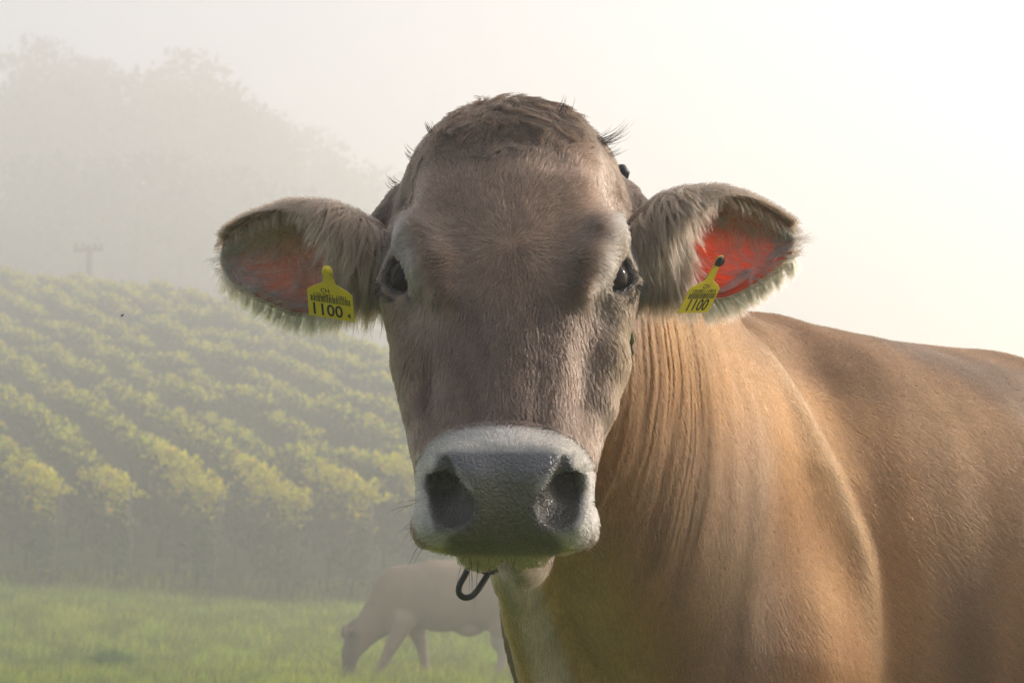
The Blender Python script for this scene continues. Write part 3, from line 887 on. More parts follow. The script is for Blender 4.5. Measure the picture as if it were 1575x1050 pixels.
# ------------------------------------------------------------------ coat colours and bare skin
MC = at(777, 757, 1.892)
def lerp3(c, col, m): return c + (np.asarray(col, np.float32) - c) * m[:, None]
def muzzle_uv(P):
    k = 1.85 / np.maximum(P[:, 1], 1.0)
    return (P[:, 0] - MC[0]) * k, (P[:, 2] - CAM_Z) * k - (MC[2] - CAM_Z) * 1.85 / 1.892
def pad_mask(P):
    ux, uz = muzzle_uv(P)
    half = pchip([-.060, -.048, -.030, -.012, .004, .020, .032, .040, .046], [.050, .054, .042, .033, .033, .046, .054, .050, .02], uz)
    m = sstep(.007, -.006, np.abs(ux) - half + .006 * (vnoise(P, 120, 29) - .5)) * sstep(.043, .035, uz) * sstep(-.062, -.056, uz)
    return m * sstep(1.885, 1.875, P[:, 1])
def nostril_mask(P, N):
    ux, uz = muzzle_uv(P)
    c = pchip([-.04, -.012, .009, .032], [.047, .048, .054, .058], uz)
    r = pchip([-.036, -.012, .009, .034], [.017, .023, .013, .005], uz)
    return sstep(.005, -.001, np.abs(np.abs(ux) - c) - r) * sstep(-.042, -.034, uz) * sstep(.040, .034, uz) * sstep(1.93, 1.90, P[:, 1])
def chin_mask(P):
    return sstep(at(777, 842, 1.86)[2] + .002, at(777, 842, 1.86)[2] - .001, P[:, 2]) * sstep(1.985, 1.96, P[:, 1]) * (np.abs(P[:, 0]) < .09)
def eye_dist(P, ax):
    d = np.full(len(P), 9.0, np.float32)
    for sd in (1, -1):
        c = eye_c(sd); e, a1, a2 = eye_axes(sd)
        q = P - c
        dd = np.sqrt((q @ a1 / ax[0]) ** 2 + (q @ a2 / ax[1]) ** 2 + (q @ e / ax[2]) ** 2)
        d = np.minimum(d, dd)
    return d
def headness(P):
    u, v, w = to_head(P)
    return sstep(-.245, -.195, w + .10 * np.clip(v, 0, .3)) * sstep(.20, .15, np.abs(u))
def coat(P, N):
    u, v, w = to_head(P); au = np.abs(u + .004)
    n1 = vnoise(P, 9, 21); n2 = vnoise(P, 28, 22); n3 = vnoise(P * [1, 1, .5], 4, 23)
    n = len(P)
    # trunk: warm fawn, greyer behind the shoulder, dark along the back
    body = np.tile(np.array([.35, .147, .048], np.float32), (n, 1))
    l = (P - WI) @ BD
    body = lerp3(body, [.235, .130, .062], sstep(-.05, .16, l) * .8)
    body = lerp3(body, [.25, .13, .065], sstep(.55, .8, n3) * .45)
    body = lerp3(body, [.38, .19, .080], sstep(.55, .8, n1) * .35)
    body = lerp3(body, [.115, .055, .026], sstep(1.30, 1.43, P[:, 2] + .03 * (n1 - .5)) * sstep(.15, .35, P[:, 0]) * .85)
    s1 = vnoise(P * [1, 1, .25], 13, 25); s2_ = vnoise(P * [1, 1, .2], 34, 26)
    body = body * (1 + .55 * (s1 - .5) + .30 * (s2_ - .5))[:, None]
    body = lerp3(body, body.mean(1, keepdims=True) * np.array([1.25, .98, .76]), sstep(.5, .85, vnoise(P * [1, 1, .4], 6, 27)) * .5)
    body = lerp3(body, [.40, .235, .110], (.4 + vnoise(P, 11, 28)) * np.exp(-((l - RIDGE(P[:, 2])) / .022) ** 2) * sstep(.05, .12, (P - WI) @ BN) * sstep(1.45, 1.38, P[:, 2]) * .45)  # shoulder ridge: its sun highlight painted as paler hair
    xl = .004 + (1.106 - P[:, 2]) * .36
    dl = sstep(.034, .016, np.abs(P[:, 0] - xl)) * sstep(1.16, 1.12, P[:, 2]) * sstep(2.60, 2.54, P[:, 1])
    body = lerp3(body, [.64, .44, .20], sstep(.20, .05, P[:, 0] - xl) * sstep(1.22, 1.08, P[:, 2]) * sstep(2.75, 2.5, P[:, 1]) * .8)  # pale throat and brisket, lightened further to offset the shade on the chest
    body = lerp3(body, [.12, .07, .04], sstep(.03, .015, P[:, 0] - .10 * (1.05 - P[:, 2])) * sstep(2.50, 2.55, P[:, 1]) * sstep(1.15, 1.08, P[:, 2]))  # far side of the dewlap: its shade painted as dark coat
    body = lerp3(body, [.52, .46, .37], dl * .85)  # pale dewlap fur, with light caught along the fold painted in
    # face
    face = np.tile(np.array([.310, .208, .150], np.float32), (n, 1))
    face = lerp3(face, [.125, .080, .052], sstep(.10, -.01, v + .05 * (n1 - .5)))                       # brown poll
    face = lerp3(face, [.225, .158, .125], sstep(.085, .03, au) * sstep(.20, .30, v) * .8)              # dark blaze down the nose
    face = lerp3(face, [.195, .130, .062], sstep(.085, .12, au) * sstep(.12, .26, v) * .8)              # tan cheeks
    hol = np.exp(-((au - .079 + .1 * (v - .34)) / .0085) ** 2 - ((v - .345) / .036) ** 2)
    face = lerp3(face, [.10, .065, .045], np.clip(hol, 0, 1) * .85)  # dark coat patch, deepened to paint shade into the hollow beside the nose
    band = np.exp(-((au - (.118 - .20 * np.clip(v - .13, 0, .2))) / .011) ** 2) * sstep(.09, .14, v) * sstep(.27, .20, v)
    face = lerp3(face, [.47, .43, .38], np.clip(band * 1.1, 0, 1) * .7)                                # pale brow line
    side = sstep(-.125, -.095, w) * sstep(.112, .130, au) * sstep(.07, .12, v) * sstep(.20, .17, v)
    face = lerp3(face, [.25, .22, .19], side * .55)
    ln = au - (.101 - .32 * np.clip(v - .12, 0, .12))
    face = lerp3(face, [.095, .066, .050], np.exp(-(ln / .0115) ** 2) * sstep(.10, .14, v) * sstep(.255, .23, v) * .42)
    face = lerp3(face, [.085, .055, .036], np.exp(-((au - .066) / .011) ** 2 - ((v - .238) / .012) ** 2) * .6)
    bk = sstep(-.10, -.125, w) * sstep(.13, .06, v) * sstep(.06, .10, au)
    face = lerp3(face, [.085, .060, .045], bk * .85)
    face = lerp3(face, [.14, .105, .085], np.exp(-((au - .090) / .016) ** 2 - ((v - .16) / .05) ** 2) * .2)
    st = vnoise(np.stack([u * 7 + .2 * np.sin(v * 9), v * .8, w * 3], 1), 22, 24)
    face = face * (1 + .42 * (st - .5) * sstep(.16, .26, v))[:, None]
    face *= (1 + .28 * (n2 - .5) + .25 * (n1 - .5))[:, None]
    e = eye_dist(P, (.048, .034, .05))
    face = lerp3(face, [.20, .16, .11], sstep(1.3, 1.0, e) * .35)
    e2 = eye_dist(P, (.0365, .0270, .042))
    face = lerp3(face, [.022, .017, .015], sstep(1.05, .88, e2))
    for sd in (1, -1):
        e_, a1, a2 = eye_axes(sd); q = P - (eye_c(sd) + e_ * .018 + a1 * .036)
        face = lerp3(face, [.035, .025, .020], np.exp(-((q @ a1) / .012) ** 2 - ((q @ a2) / .004) ** 2) * .8)
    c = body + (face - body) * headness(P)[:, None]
    ux, uz = muzzle_uv(P)
    rr = (np.abs(ux) / .088) ** 2.4 + (np.abs(uz + .004) / .0665) ** 2.4
    ring = sstep(1.14, .90, rr + .30 * (n2 - .5)) * sstep(1.93, 1.90, P[:, 1] + .25 * np.maximum(uz, 0))
    c = lerp3(c, [.46, .44, .40], ring * .95)
    grey = sstep(.030, .012, np.abs(np.abs(ux) - .052)) * sstep(.030, .010, uz) * sstep(-.05, -.03, uz)
    c = lerp3(c, [.30, .29, .27], ring * grey * .5)
    c = lerp3(c, [.38, .32, .15], chin_mask(P) * .9)
    und = sstep(at(777, 868, 2.0)[2] + .004, at(777, 874, 2.0)[2], P[:, 2]) * sstep(1.95, 1.97, P[:, 1]) * sstep(2.12, 2.09, P[:, 1])
    c = lerp3(c, [.58, .42, .30], und)
    bare = np.maximum(pad_mask(P), nostril_mask(P, N))
    pc = lerp3(np.tile(np.array([.100, .092, .056], np.float32), (n, 1)), [.135, .132, .142], sstep(.0, .028, uz))  # lower pad olive: green light off the grass put into the skin colour
    pc = lerp3(pc, [.085, .08, .078], nostril_mask(P, N) * .8)
    c = lerp3(c, pc, bare)
    return np.clip(c, .01, .9).astype(np.float32)
def bare_mask(P, N):
    lip = chin_mask(P) * .6
    return np.maximum.reduce([pad_mask(P), nostril_mask(P, N), lip, sstep(1.02, .92, eye_dist(P, (.0350, .0250, .042)))])

# ------------------------------------------------------------------ the brown cow: objects
cow = empty('cow', tuple(bp(.4, 0, 0)))
tag(cow, 'large brown cow in front facing the camera with yellow tags in both ears', 'cow')
bpy.context.view_layer.update()
def under(o, parent):
    """parent while keeping the shape where it was sculpted"""
    o.parent = parent
    o.matrix_parent_inverse = parent.matrix_world.inverted()
    return o
body_me = mesh_from('body', CV, quads=CQ)
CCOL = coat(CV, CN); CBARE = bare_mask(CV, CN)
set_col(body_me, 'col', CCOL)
ba = body_me.attributes.new('bare', 'FLOAT', 'POINT'); ba.data.foreach_set('value', CBARE.astype(np.float32))
body = under(add_obj('body', body_me, M_skin), cow)

# --- coat of hair
def comb(P, N):
    u, v, w = to_head(P); hd = headness(P)[:, None]
    n = len(P)
    # head: everything streams away from the whorl between the eyes, down the face and up the forehead
    du = u + .002; dv = v - .185
    rr = np.sqrt(du ** 2 + dv ** 2) + 1e-4
    face = (du / rr * .8)[:, None] * HU + (dv / rr)[:, None] * HV
    low = sstep(.22, .30, v)[:, None]
    face = face * (1 - low) + (HV + (u * 3)[:, None] * HU) * low
    vn = v + .10 * (vnoise(P, 15, 33) - .5) + .05 * (vnoise(P, 45, 34) - .5)
    top = sstep(.145, .0, vn)[:, None]
    mop = HV * (.9 * sstep(.09, .0, vn) - .35 * sstep(.0, .09, vn))[:, None] + HU * ((vnoise(P, 20, 31) - .5) * 3.2 + u * 5)[:, None]
    face = face * (1 - top) + mop * top
    cheek = sstep(.105, .13, np.abs(u))[:, None]
    face = face * (1 - cheek) + (HV * .8 - HW * .55) * cheek
    # muzzle: outwards from the nose
    ux, uz = muzzle_uv(P)
    mz = (sstep(1.25, 1.0, (np.abs(ux) / .088) ** 2.4 + (np.abs(uz + .004) / .0665) ** 2.4) * sstep(1.94, 1.91, P[:, 1]))[:, None]
    rad = ux[:, None] * HU * 1.0 + np.where(uz > .02, .6, -1.0)[:, None] * np.array([0, 0, .05]) + np.array([0, .01, 0])
    rad = rad / (np.linalg.norm(rad, axis=1, keepdims=True) + 1e-6)
    face = face * (1 - mz) + rad * mz
    trunk = ND[None] * .35 + np.array([0, 0, -1.0])[None] * .9
    l = ((P - WI) @ BD); bk = sstep(-.2, .1, l)[:, None]
    trunk = trunk * (1 - bk) + (BD * .75 + np.array([0, 0, -.6]))[None] * bk
    D = trunk * (1 - hd) + face * hd
    j = np.stack([vnoise(P, 26, 41 + i) - .5 for i in range(3)], 1) * .7 + np.stack([vnoise(P, 90, 51 + i) - .5 for i in range(3)], 1) * .45
    return D + j * (.28 + .67 * hd)

tocam = np.array([0, 0, CAM_Z]) - CV; tocam /= np.linalg.norm(tocam, axis=1, keepdims=True)
face_cam = (CN * tocam).sum(1)
vis = sstep(-.35, -.1, face_cam) * .96 + .04
pxy = np.stack([CV[:, 0] / CV[:, 1] * FPX, (CV[:, 2] - CAM_Z) / CV[:, 1] * FPX], 1)
infr = (sstep(960, 840, pxy[:, 0]) * sstep(-280, -200, pxy[:, 1])) * .95 + .05
HDN = headness(CV)
wt = vis * infr * (1 - CBARE) * (.7 + .8 * HDN)
NF = 820000
fi, fw = sample_mesh(CV, CQ, wt.astype(np.float32), NF, rng)
def gather(A): return (A[CQ[fi]] * fw[..., None]).sum(1) if A.ndim == 2 else (A[CQ[fi]] * fw).sum(1)
rP = gather(CV); rN = gather(CN); rN /= np.linalg.norm(rN, axis=1, keepdims=True)
bm_ = bare_mask(rP, rN); keep = rng.random(NF) > bm_ * 1.4
fi, fw, rP, rN = fi[keep], fw[keep], rP[keep], rN[keep]
hd = headness(rP); u_, v_, w_ = to_head(rP)
ux_, uz_ = muzzle_uv(rP)
mzl = sstep(1.3, 1.0, (np.abs(ux_) / .088) ** 2.4 + (np.abs(uz_ + .004) / .0665) ** 2.4) * sstep(1.94, 1.91, rP[:, 1])
Lh = .0115 * (1 - hd) + .010 * hd
mop = hd * sstep(.10, -.02, v_) * sstep(.125, .09, np.abs(u_))
Lh = Lh + .007 * mop
Lh = Lh * (1 - .55 * mzl) * (.65 + .6 * rng.random(len(rP)))
e_ = eye_dist(rP, (.045, .036, .045)); Lh = Lh * (.35 + .65 * sstep(.8, 1.5, e_))
lift = .07 + .21 * hd + .0 * mop + .04 * rng.random(len(rP)) * (1 + 3 * hd) + .25 * mzl
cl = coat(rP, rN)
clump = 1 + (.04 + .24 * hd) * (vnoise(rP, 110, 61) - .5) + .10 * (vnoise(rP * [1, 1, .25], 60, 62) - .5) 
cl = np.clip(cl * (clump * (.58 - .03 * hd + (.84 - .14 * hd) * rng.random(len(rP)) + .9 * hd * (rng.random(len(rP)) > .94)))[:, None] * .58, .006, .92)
X = grow(rP, rN, comb(rP, rN), Lh, lift, K=4, wave=.10)
X = draw_together(X, rP, .0045, .12 + .38 * hd)
mi = mop > .3
radii = np.array([.00023, .00022, .00017, .00005])[None] * (1.0 - .10 * hd)[:, None]
fur = under(hair_obj('fur', X, radii, cl, M_hair), cow); fur['kind'] = 'stuff'

# forelock: longer wavy hair of the poll falling over the forehead
rk = np.random.default_rng(41); nk = 11000
wk = (sstep(.17, -.02, to_head(CV)[1] + .15 * (vnoise(CV, 24, 161) - .5) + .55 * np.abs(to_head(CV)[0])) ** 2.0 * sstep(.115, .085, np.abs(to_head(CV)[0])) * sstep(-.16, -.10, to_head(CV)[2]) * HDN).astype(np.float32)
fi, fw = sample_mesh(CV, CQ, wk, nk, rk)
kP = gather(CV); kN = gather(CN); kN /= np.linalg.norm(kN, axis=1, keepdims=True); ku, kv, kw = to_head(kP)
kD = HV * 1.0 + HU * ((vnoise(kP, 15, 131) - .5) * 3.4 + ku * 3)[:, None]
kL = (.010 + .024 * sstep(.08, -.01, kv) * sstep(.11, .05, np.abs(ku))) * rk.uniform(.6, 1.15, nk)
kX = clumped(kP, kN, kD, kL, .18 + .12 * rk.random(nk), 9, 420, wave=.22, droop=.10, conv=.68, r=rk)
kc = np.clip(coat(kP, kN) * (rk.uniform(.4, 1.3, (nk, 1)) * (.35 + 1.5 * vnoise(kP, 75, 141))[:, None]) * np.array([1.06, .95, .84]) * .42, .01, .9)
fore = under(hair_obj('forelock', kX, [.00026, .00026, .00025, .00024, .00022, .0002, .00016, .0001, .00003], kc, M_hair), cow); fore['kind'] = 'stuff'

# --- eyes
M_eye = principled('eye_brown', (.010, .006, .004), .08, spec=.08)
M_iris = principled('eye_iris', (.035, .018, .008), .25)
for sd in (1, -1):
    bm = bmesh.new(); bmesh.ops.create_uvsphere(bm, u_segments=40, v_segments=28, radius=.0278)
    for f in bm.faces: f.smooth = True
    me = bpy.data.meshes.new('eye'); bm.to_mesh(me); bm.free()
    e = add_obj('eye', me, M_eye); e.location = eye_c(sd) + .0005 * eye_dir(sd); bpy.context.view_layer.update(); under(e, cow)
# ------------------------------------------------------------------ ears: cupped leaves of skin with hair inside, outside and along the rim
def ear_skin_mat(glow, amount):
    m, nt, out = new_mat('ear_skin')
    a = nt.nodes.new('ShaderNodeAttribute'); a.attribute_name = 'col'
    d = nt.nodes.new('ShaderNodeBsdfPrincipled'); d.inputs['Roughness'].default_value = .55
    t = nt.nodes.new('ShaderNodeBsdfTranslucent'); t.inputs['Color'].default_value = (*glow, 1)
    tc = nt.nodes.new('ShaderNodeTexCoord'); n = nt.nodes.new('ShaderNodeTexNoise')
    n.inputs['Scale'].default_value = 55; n.inputs['Detail'].default_value = 5
    nt.links.new(tc.outputs['Object'], n.inputs['Vector'])
    mp = nt.nodes.new('ShaderNodeMapRange'); mp.inputs['To Min'].default_value = .6; mp.inputs['To Max'].default_value = 1.3
    nt.links.new(n.outputs['Fac'], mp.inputs['Value'])
    mx = nt.nodes.new('ShaderNodeMix'); mx.data_type = 'RGBA'; mx.blend_type = 'MULTIPLY'; mx.inputs['Factor'].default_value = 1
    nt.links.new(a.outputs['Color'], mx.inputs[6]); nt.links.new(mp.outputs[0], mx.inputs[7])
    nt.links.new(mx.outputs[2], d.inputs['Base Color'])
    th = nt.nodes.new('ShaderNodeAttribute'); th.attribute_name = 'thin'
    tm = nt.nodes.new('ShaderNodeMath'); tm.operation = 'MULTIPLY'; tm.inputs[1].default_value = amount
    nt.links.new(th.outputs['Fac'], tm.inputs[0])
    mix = nt.nodes.new('ShaderNodeMixShader'); nt.links.new(tm.outputs[0], mix.inputs[0])
    nt.links.new(d.outputs[0], mix.inputs[1]); nt.links.new(t.outputs[0], mix.inputs[2])
    nt.links.new(mix.outputs[0], out.inputs['Surface'])
    return m
M_ears = {-1: ear_skin_mat((.85, .38, .25), .55), 1: ear_skin_mat((1.0, .27, .08), .8)}  # sunlit and shaded versions of one ear skin, the right tinted redder
ER_S = [0, .07, .2, .35, .5, .65, .8, .92, .98, 1.0]
EARS = {-1: dict(B=at(594, 408, 2.115), T=at(332, 400, 2.150), up=[.039, .046, .058, .0665, .067, .060, .048, .033, .017, .002],
                 lo=[.034, .040, .050, .057, .056, .048, .037, .025, .013, .002], c=(-.12, -1.0, -.22)),
        1: dict(B=at(970, 396, 2.115), T=at(1231, 370, 2.150), up=[.036, .047, .063, .0685, .067, .058, .042, .024, .012, .002],
                lo=[.036, .042, .050, .056, .055, .048, .036, .022, .012, .002], c=(.10, -1.0, -.22))}
EAR_FRAME = {}
def ear_fn(sd):
    E = EARS[sd]; B, T = E['B'], E['T']; Lg = np.linalg.norm(T - B); a = (T - B) / Lg
    c = np.array(E['c']); c = nrm(c - a * (c @ a)); b = np.cross(a, c) if sd < 0 else np.cross(c, a)
    if b[2] < 0: b = -b
    EAR_FRAME[sd] = (B, a, b, c, Lg)
    def f(s, t, off=0.0):
        s = np.clip(s, 0, 1)
        up, lo = pchip(ER_S, E['up'], s), pchip(ER_S, E['lo'], s)
        Rb = .5 * (up + lo); mid = .5 * (up - lo)
        phi = pchip([0, .2, .45, .7, 1], [2.75, 2.35, 1.85, 1.55, 1.35], s) * t
        phi = phi + pchip([0, .3, .7, 1], [.0, .22, .16, 0], s) * np.maximum(t, 0)        # upper rim folds forward over the opening
        Rc = pchip([0, .25, .55, .85, 1], [.036, .044, .034, .018, .004], s)
        k = 1.0 - off / np.maximum(Rb, .012)
        bb = mid + Rb * k * np.sin(np.clip(phi, -3.1, 3.1))
        cc = -Rc * k * np.cos(phi) - .012 * s * s + .010 * np.sin(s * 3.1) * np.maximum(t, 0)
        return B + (s * Lg)[..., None] * a + bb[..., None] * b + cc[..., None] * c
    return f
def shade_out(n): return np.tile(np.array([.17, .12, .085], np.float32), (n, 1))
M_fringe = hair_mat('ear_fringe_hair', .34, .45, 1.4)
def make_ear(sd):
    f = ear_fn(sd); B, a, b, c, Lg = EAR_FRAME[sd]
    ns, nt = 44, 41
    S, T = np.meshgrid(np.linspace(0, 1, ns) ** .85, np.linspace(-1, 1, nt), indexing='ij')
    th = .0048
    Po, Pi = f(S, T, 0.0), f(S, T, th * 1.0)
    V = np.concatenate([Po.reshape(-1, 3), Pi.reshape(-1, 3)]); o = ns * nt
    F = []
    for i in range(ns - 1):
        for j in range(nt - 1):
            q = [i * nt + j, (i + 1) * nt + j, (i + 1) * nt + j + 1, i * nt + j + 1]
            F.append(q); F.append([x + o for x in q[::-1]])
        for j, fl in ((0, 1), (nt - 1, 0)):
            q = [i * nt + j, (i + 1) * nt + j, (i + 1) * nt + j + o, i * nt + j + o]
            F.append(q if fl else q[::-1])
    for i, fl in ((0, 0), (ns - 1, 1)):
        for j in range(nt - 1):
            q = [i * nt + j, i * nt + j + 1, i * nt + j + 1 + o, i * nt + j + o]
            F.append(q if fl else q[::-1])
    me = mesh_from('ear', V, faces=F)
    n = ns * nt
    col = np.concatenate([shade_out(n), np.tile(np.array([.48, .26, .19] if sd < 0 else [.62, .19, .10], np.float32), (n, 1))])  # right inner skin redder: the glow of sun through it painted in
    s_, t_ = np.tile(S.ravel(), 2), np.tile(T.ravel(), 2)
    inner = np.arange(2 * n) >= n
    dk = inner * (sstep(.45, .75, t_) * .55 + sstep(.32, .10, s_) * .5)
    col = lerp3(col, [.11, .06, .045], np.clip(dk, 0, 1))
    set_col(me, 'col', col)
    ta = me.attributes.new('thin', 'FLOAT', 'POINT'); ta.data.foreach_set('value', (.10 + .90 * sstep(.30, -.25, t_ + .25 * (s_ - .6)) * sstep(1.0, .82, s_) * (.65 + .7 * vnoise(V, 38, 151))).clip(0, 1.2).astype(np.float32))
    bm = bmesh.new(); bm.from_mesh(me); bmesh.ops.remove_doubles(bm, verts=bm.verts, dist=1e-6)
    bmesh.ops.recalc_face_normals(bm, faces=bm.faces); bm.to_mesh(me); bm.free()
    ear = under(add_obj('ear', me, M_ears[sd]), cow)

    def frame(s, t, off=0.0):
        e = 1e-3
        P = f(s, t, off); ds = f(s + e, t, off) - f(s - e, t, off); dt = f(s, t + e, off) - f(s, t - e, off)
        N = np.cross(ds, dt); N /= np.linalg.norm(N, axis=1, keepdims=True) + 1e-12
        ds /= np.linalg.norm(ds, axis=1, keepdims=True) + 1e-12; dt /= np.linalg.norm(dt, axis=1, keepdims=True) + 1e-12
        ref = c[None] * 1.0
        ctr = B + (s * Lg)[:, None] * a
        sign = np.sign(((P - ctr) * N).sum(1, keepdims=True) + 1e-9)
        return P, N * sign, ds, dt                       # N points out of the cup
    r = np.random.default_rng(100 + sd)
    parts = []
    def add(P, N, D, L, lift, K, wave, droop, rad, col, ng=0, conv=.6):
        N = np.broadcast_to(N, P.shape)
        X = clumped(P, N, D, L, lift, K, ng, wave, droop, conv, r) if ng else grow(P, N, D, L, lift, K, wave, droop, r)
        parts.append((X, np.asarray(rad), col))
    def tone(base, n, v=.3): return np.clip(np.array(base)[None] * (1 - v + 2 * v * r.random((n, 1))) * (1 + .10 * (r.random((n, 3)) - .5)), .01, .9)
    # short coat on the back of the ear
    n = 8000; s = .97 * r.random(n) ** .9; t = r.uniform(-1, 1, n); ok = r.random(n) < .35 + .65 * sstep(-.3, .3, t); s, t = s[ok], t[ok]; n = len(s)
    P, N, ds, dt = frame(s, t)
    add(P, N, ds + .5 * np.sign(t)[:, None] * dt, .012 + .006 * r.random(n), .30, 4, .1, 0, [.00024, .00022, .00016, .00005], tone([.15, .10, .065], n))
    # cream fringe under and round the rim, backlit glow put into its colour
    n = 4600; s = .97 * r.random(n) ** .8; t = -1 + .12 * r.random(n) ** 2
    P, N, ds, dt = frame(s, t)
    down = -b[None] + .35 * a[None] * (r.random((n, 1)) - .3 + s[:, None]) + N * .3 + .25 * r.standard_normal((n, 3))
    add(P, -c[None] * np.ones((n, 1)), down, (.018 + .020 * r.random(n)) * (1 - .35 * s), .05 + .2 * r.random(n), 6, .12, .1, [.00024, .00022, .0002, .00016, .0001, .00003], tone([.80, .58, .31], n, .2), 420, .5)
    n = 5200; s = .965 * r.random(n) ** .7; t = 1 - .55 * r.random(n) ** 1.6
    P, N, ds, dt = frame(s, t)
    up = dt * .9 + a[None] * (.5 + .4 * r.random((n, 1))) + .22 * r.standard_normal((n, 3)) + b[None] * .15
    add(P, N, up, .010 + .010 * r.random(n), .35, 5, .1, 0, [.00024, .00022, .0002, .00014, .00004], tone([.24, .16, .105], n, .35))
    # forelock of the ear: long hair from the upper rim hanging over the opening
    n = 4200; s = r.beta(1.2, 2.6, n) * .98; t = .55 + .45 * r.random(n)
    P, N, ds, dt = frame(s, t, th)
    cl = np.stack([vnoise(P, 75, 71 + i) - .5 for i in range(3)], 1) * 1.3
    D = -b[None] * 1.0 + a[None] * (.25 - .8 * (1 - s[:, None]) * .35) + c[None] * .35 + cl * .75 + .1 * r.standard_normal((n, 3))
    Ln = (.016 + .036 * sstep(.55, .10, s)) * (.6 + .6 * r.random(n))
    add(P + c[None] * .003, np.broadcast_to(c, (n, 3)), D, Ln, .32 + .2 * r.random(n), 8, .09, .18, [.00026, .00026, .00025, .00023, .0002, .00016, .0001, .00003], tone([.38, .235, .155], n, .4), 420, .55)
    n = 5200; s = .93 * r.beta(1.2, 1.7, n); t = .62 + .38 * r.random(n)
    P, N, ds, dt = frame(s, t)
    cl = np.stack([vnoise(P, 70, 171 + i) - .5 for i in range(3)], 1) * 1.2
    D = dt * 1.0 - b[None] * .25 + cl * .5 + a[None] * .15
    Ln = (.012 + .028 * sstep(.6, .12, s)) * (.6 + .6 * r.random(n))
    add(P, N, D, Ln, .16 + .14 * r.random(n), 8, .09, .35, [.00026, .00026, .00025, .00023, .0002, .00016, .0001, .00003], tone([.36, .22, .14], n, .4), 460, .5)
    # cheek-side tuft: base of the ear is hidden under thick hair
    n = 6500; s = -.02 + .25 * r.random(n) ** 1.2; t = r.uniform(-.2, 1, n)
    P, N, ds, dt = frame(np.clip(s, 0.002, 1), t)
    P = B + (s * Lg)[:, None] * a + b[None] * (r.uniform(-.018, .040, (n, 1)) - .0 * s[:, None]) + c[None] * (.030 + .010 * r.random((n, 1)) - .05 * np.abs(s[:, None] - .12))
    cl = np.stack([vnoise(P, 60, 81 + i) - .5 for i in range(3)], 1) * 1.2
    D = -b[None] * 1.0 + a[None] * .18 + cl * .6
    add(P, np.broadcast_to(c, (n, 3)), D, .030 + .030 * r.random(n), .12 + .15 * r.random(n), 8, .08, .10, [.00026, .00026, .00025, .00023, .0002, .00016, .0001, .00003], tone([.36, .225, .15], n, .4), 460, .5)
    # pale down inside the cup
    n = 4200; s = .25 + .72 * r.random(n); t = r.uniform(-.9, .6, n)
    P, N, ds, dt = frame(s, t, th)
    cl = np.stack([vnoise(P, 45, 91 + i) - .5 for i in range(3)], 1) * 2.2
    D = a[None] * .5 - b[None] * .3 + cl
    add(P, -N, D, .014 + .020 * r.random(n), .30, 6, .12, 0, [.0002, .0002, .00018, .00016, .0001, .00003], tone([.60, .47, .38], n, .3), 300, .5)
    for i, (X, rad, cc) in enumerate(parts):
        h = under(hair_obj('ear_hair', X, rad, cc, M_fringe if i in (1, 6) else M_hair), ear)
        h['kind'] = 'stuff'
    return ear, f
for sd in (-1, 1):
    EARS[sd]['obj'], EARS[sd]['fn'] = make_ear(sd)

M_tuft = principled('tuft_hair', (.04, .025, .016), .6, attr='col')
# ------------------------------------------------------------------ lashes, whiskers, poll tufts
def strands(name, X, rad, col, mat):
    o = under(hair_obj(name, np.asarray(X, np.float32), rad, np.broadcast_to(np.asarray(col, np.float32), (len(X), 3)), mat), cow)
    return o
r = np.random.default_rng(5)
for sd in (1, -1):
    c = eye_c(sd); e, a1, a2 = eye_axes(sd); t, s2 = -a2, a1
    X = []
    for q in np.linspace(-1.25, 1.25, 90):
        ang = q + r.normal(0, .05)
        p = c + e * (.0265 - .008 * abs(math.sin(ang))) - t * .0135 * math.cos(ang) + s2 * .022 * math.sin(ang)
        L = .017 * (.6 + .5 * math.cos(q)) * r.uniform(.7, 1.15)
        out = nrm(e * .9 - t * .5 * math.cos(ang) + s2 * .45 * math.sin(ang) + np.array([sd * .5, 0, -.1]))
        tt = np.linspace(0, 1, 6)[:, None]
        X.append(p + L * (out * tt + np.array([0, 0, -.55]) * tt ** 2 * .9))
    strands('eyelash', X, [.0004, .0004, .00035, .0003, .0002, .00005], (.012, .01, .009), M_lash)
X = []
for i in range(52):
    sd = r.choice([-1, 1])
    if i < 40:
        p = at(777 + sd * r.uniform(95, 138), r.uniform(765, 838), 1.865); out = np.array([sd * r.uniform(.3, 1), -.35, r.uniform(-.6, .25)])
    else:
        p = at(777 + r.uniform(-75, 85), r.uniform(850, 862), 1.87); out = np.array([r.uniform(-.5, .6), -.3, -1.0])
    L = r.uniform(.012, .042); tt = np.linspace(0, 1, 6)[:, None]
    X.append(p + L * (nrm(out) * tt + np.array([0, 0, -.35]) * tt ** 2))
strands('whisker', X, [.0002, .0002, .0002, .00016, .0001, .00003], (.05, .04, .03), M_lash)
X = []; colr = []
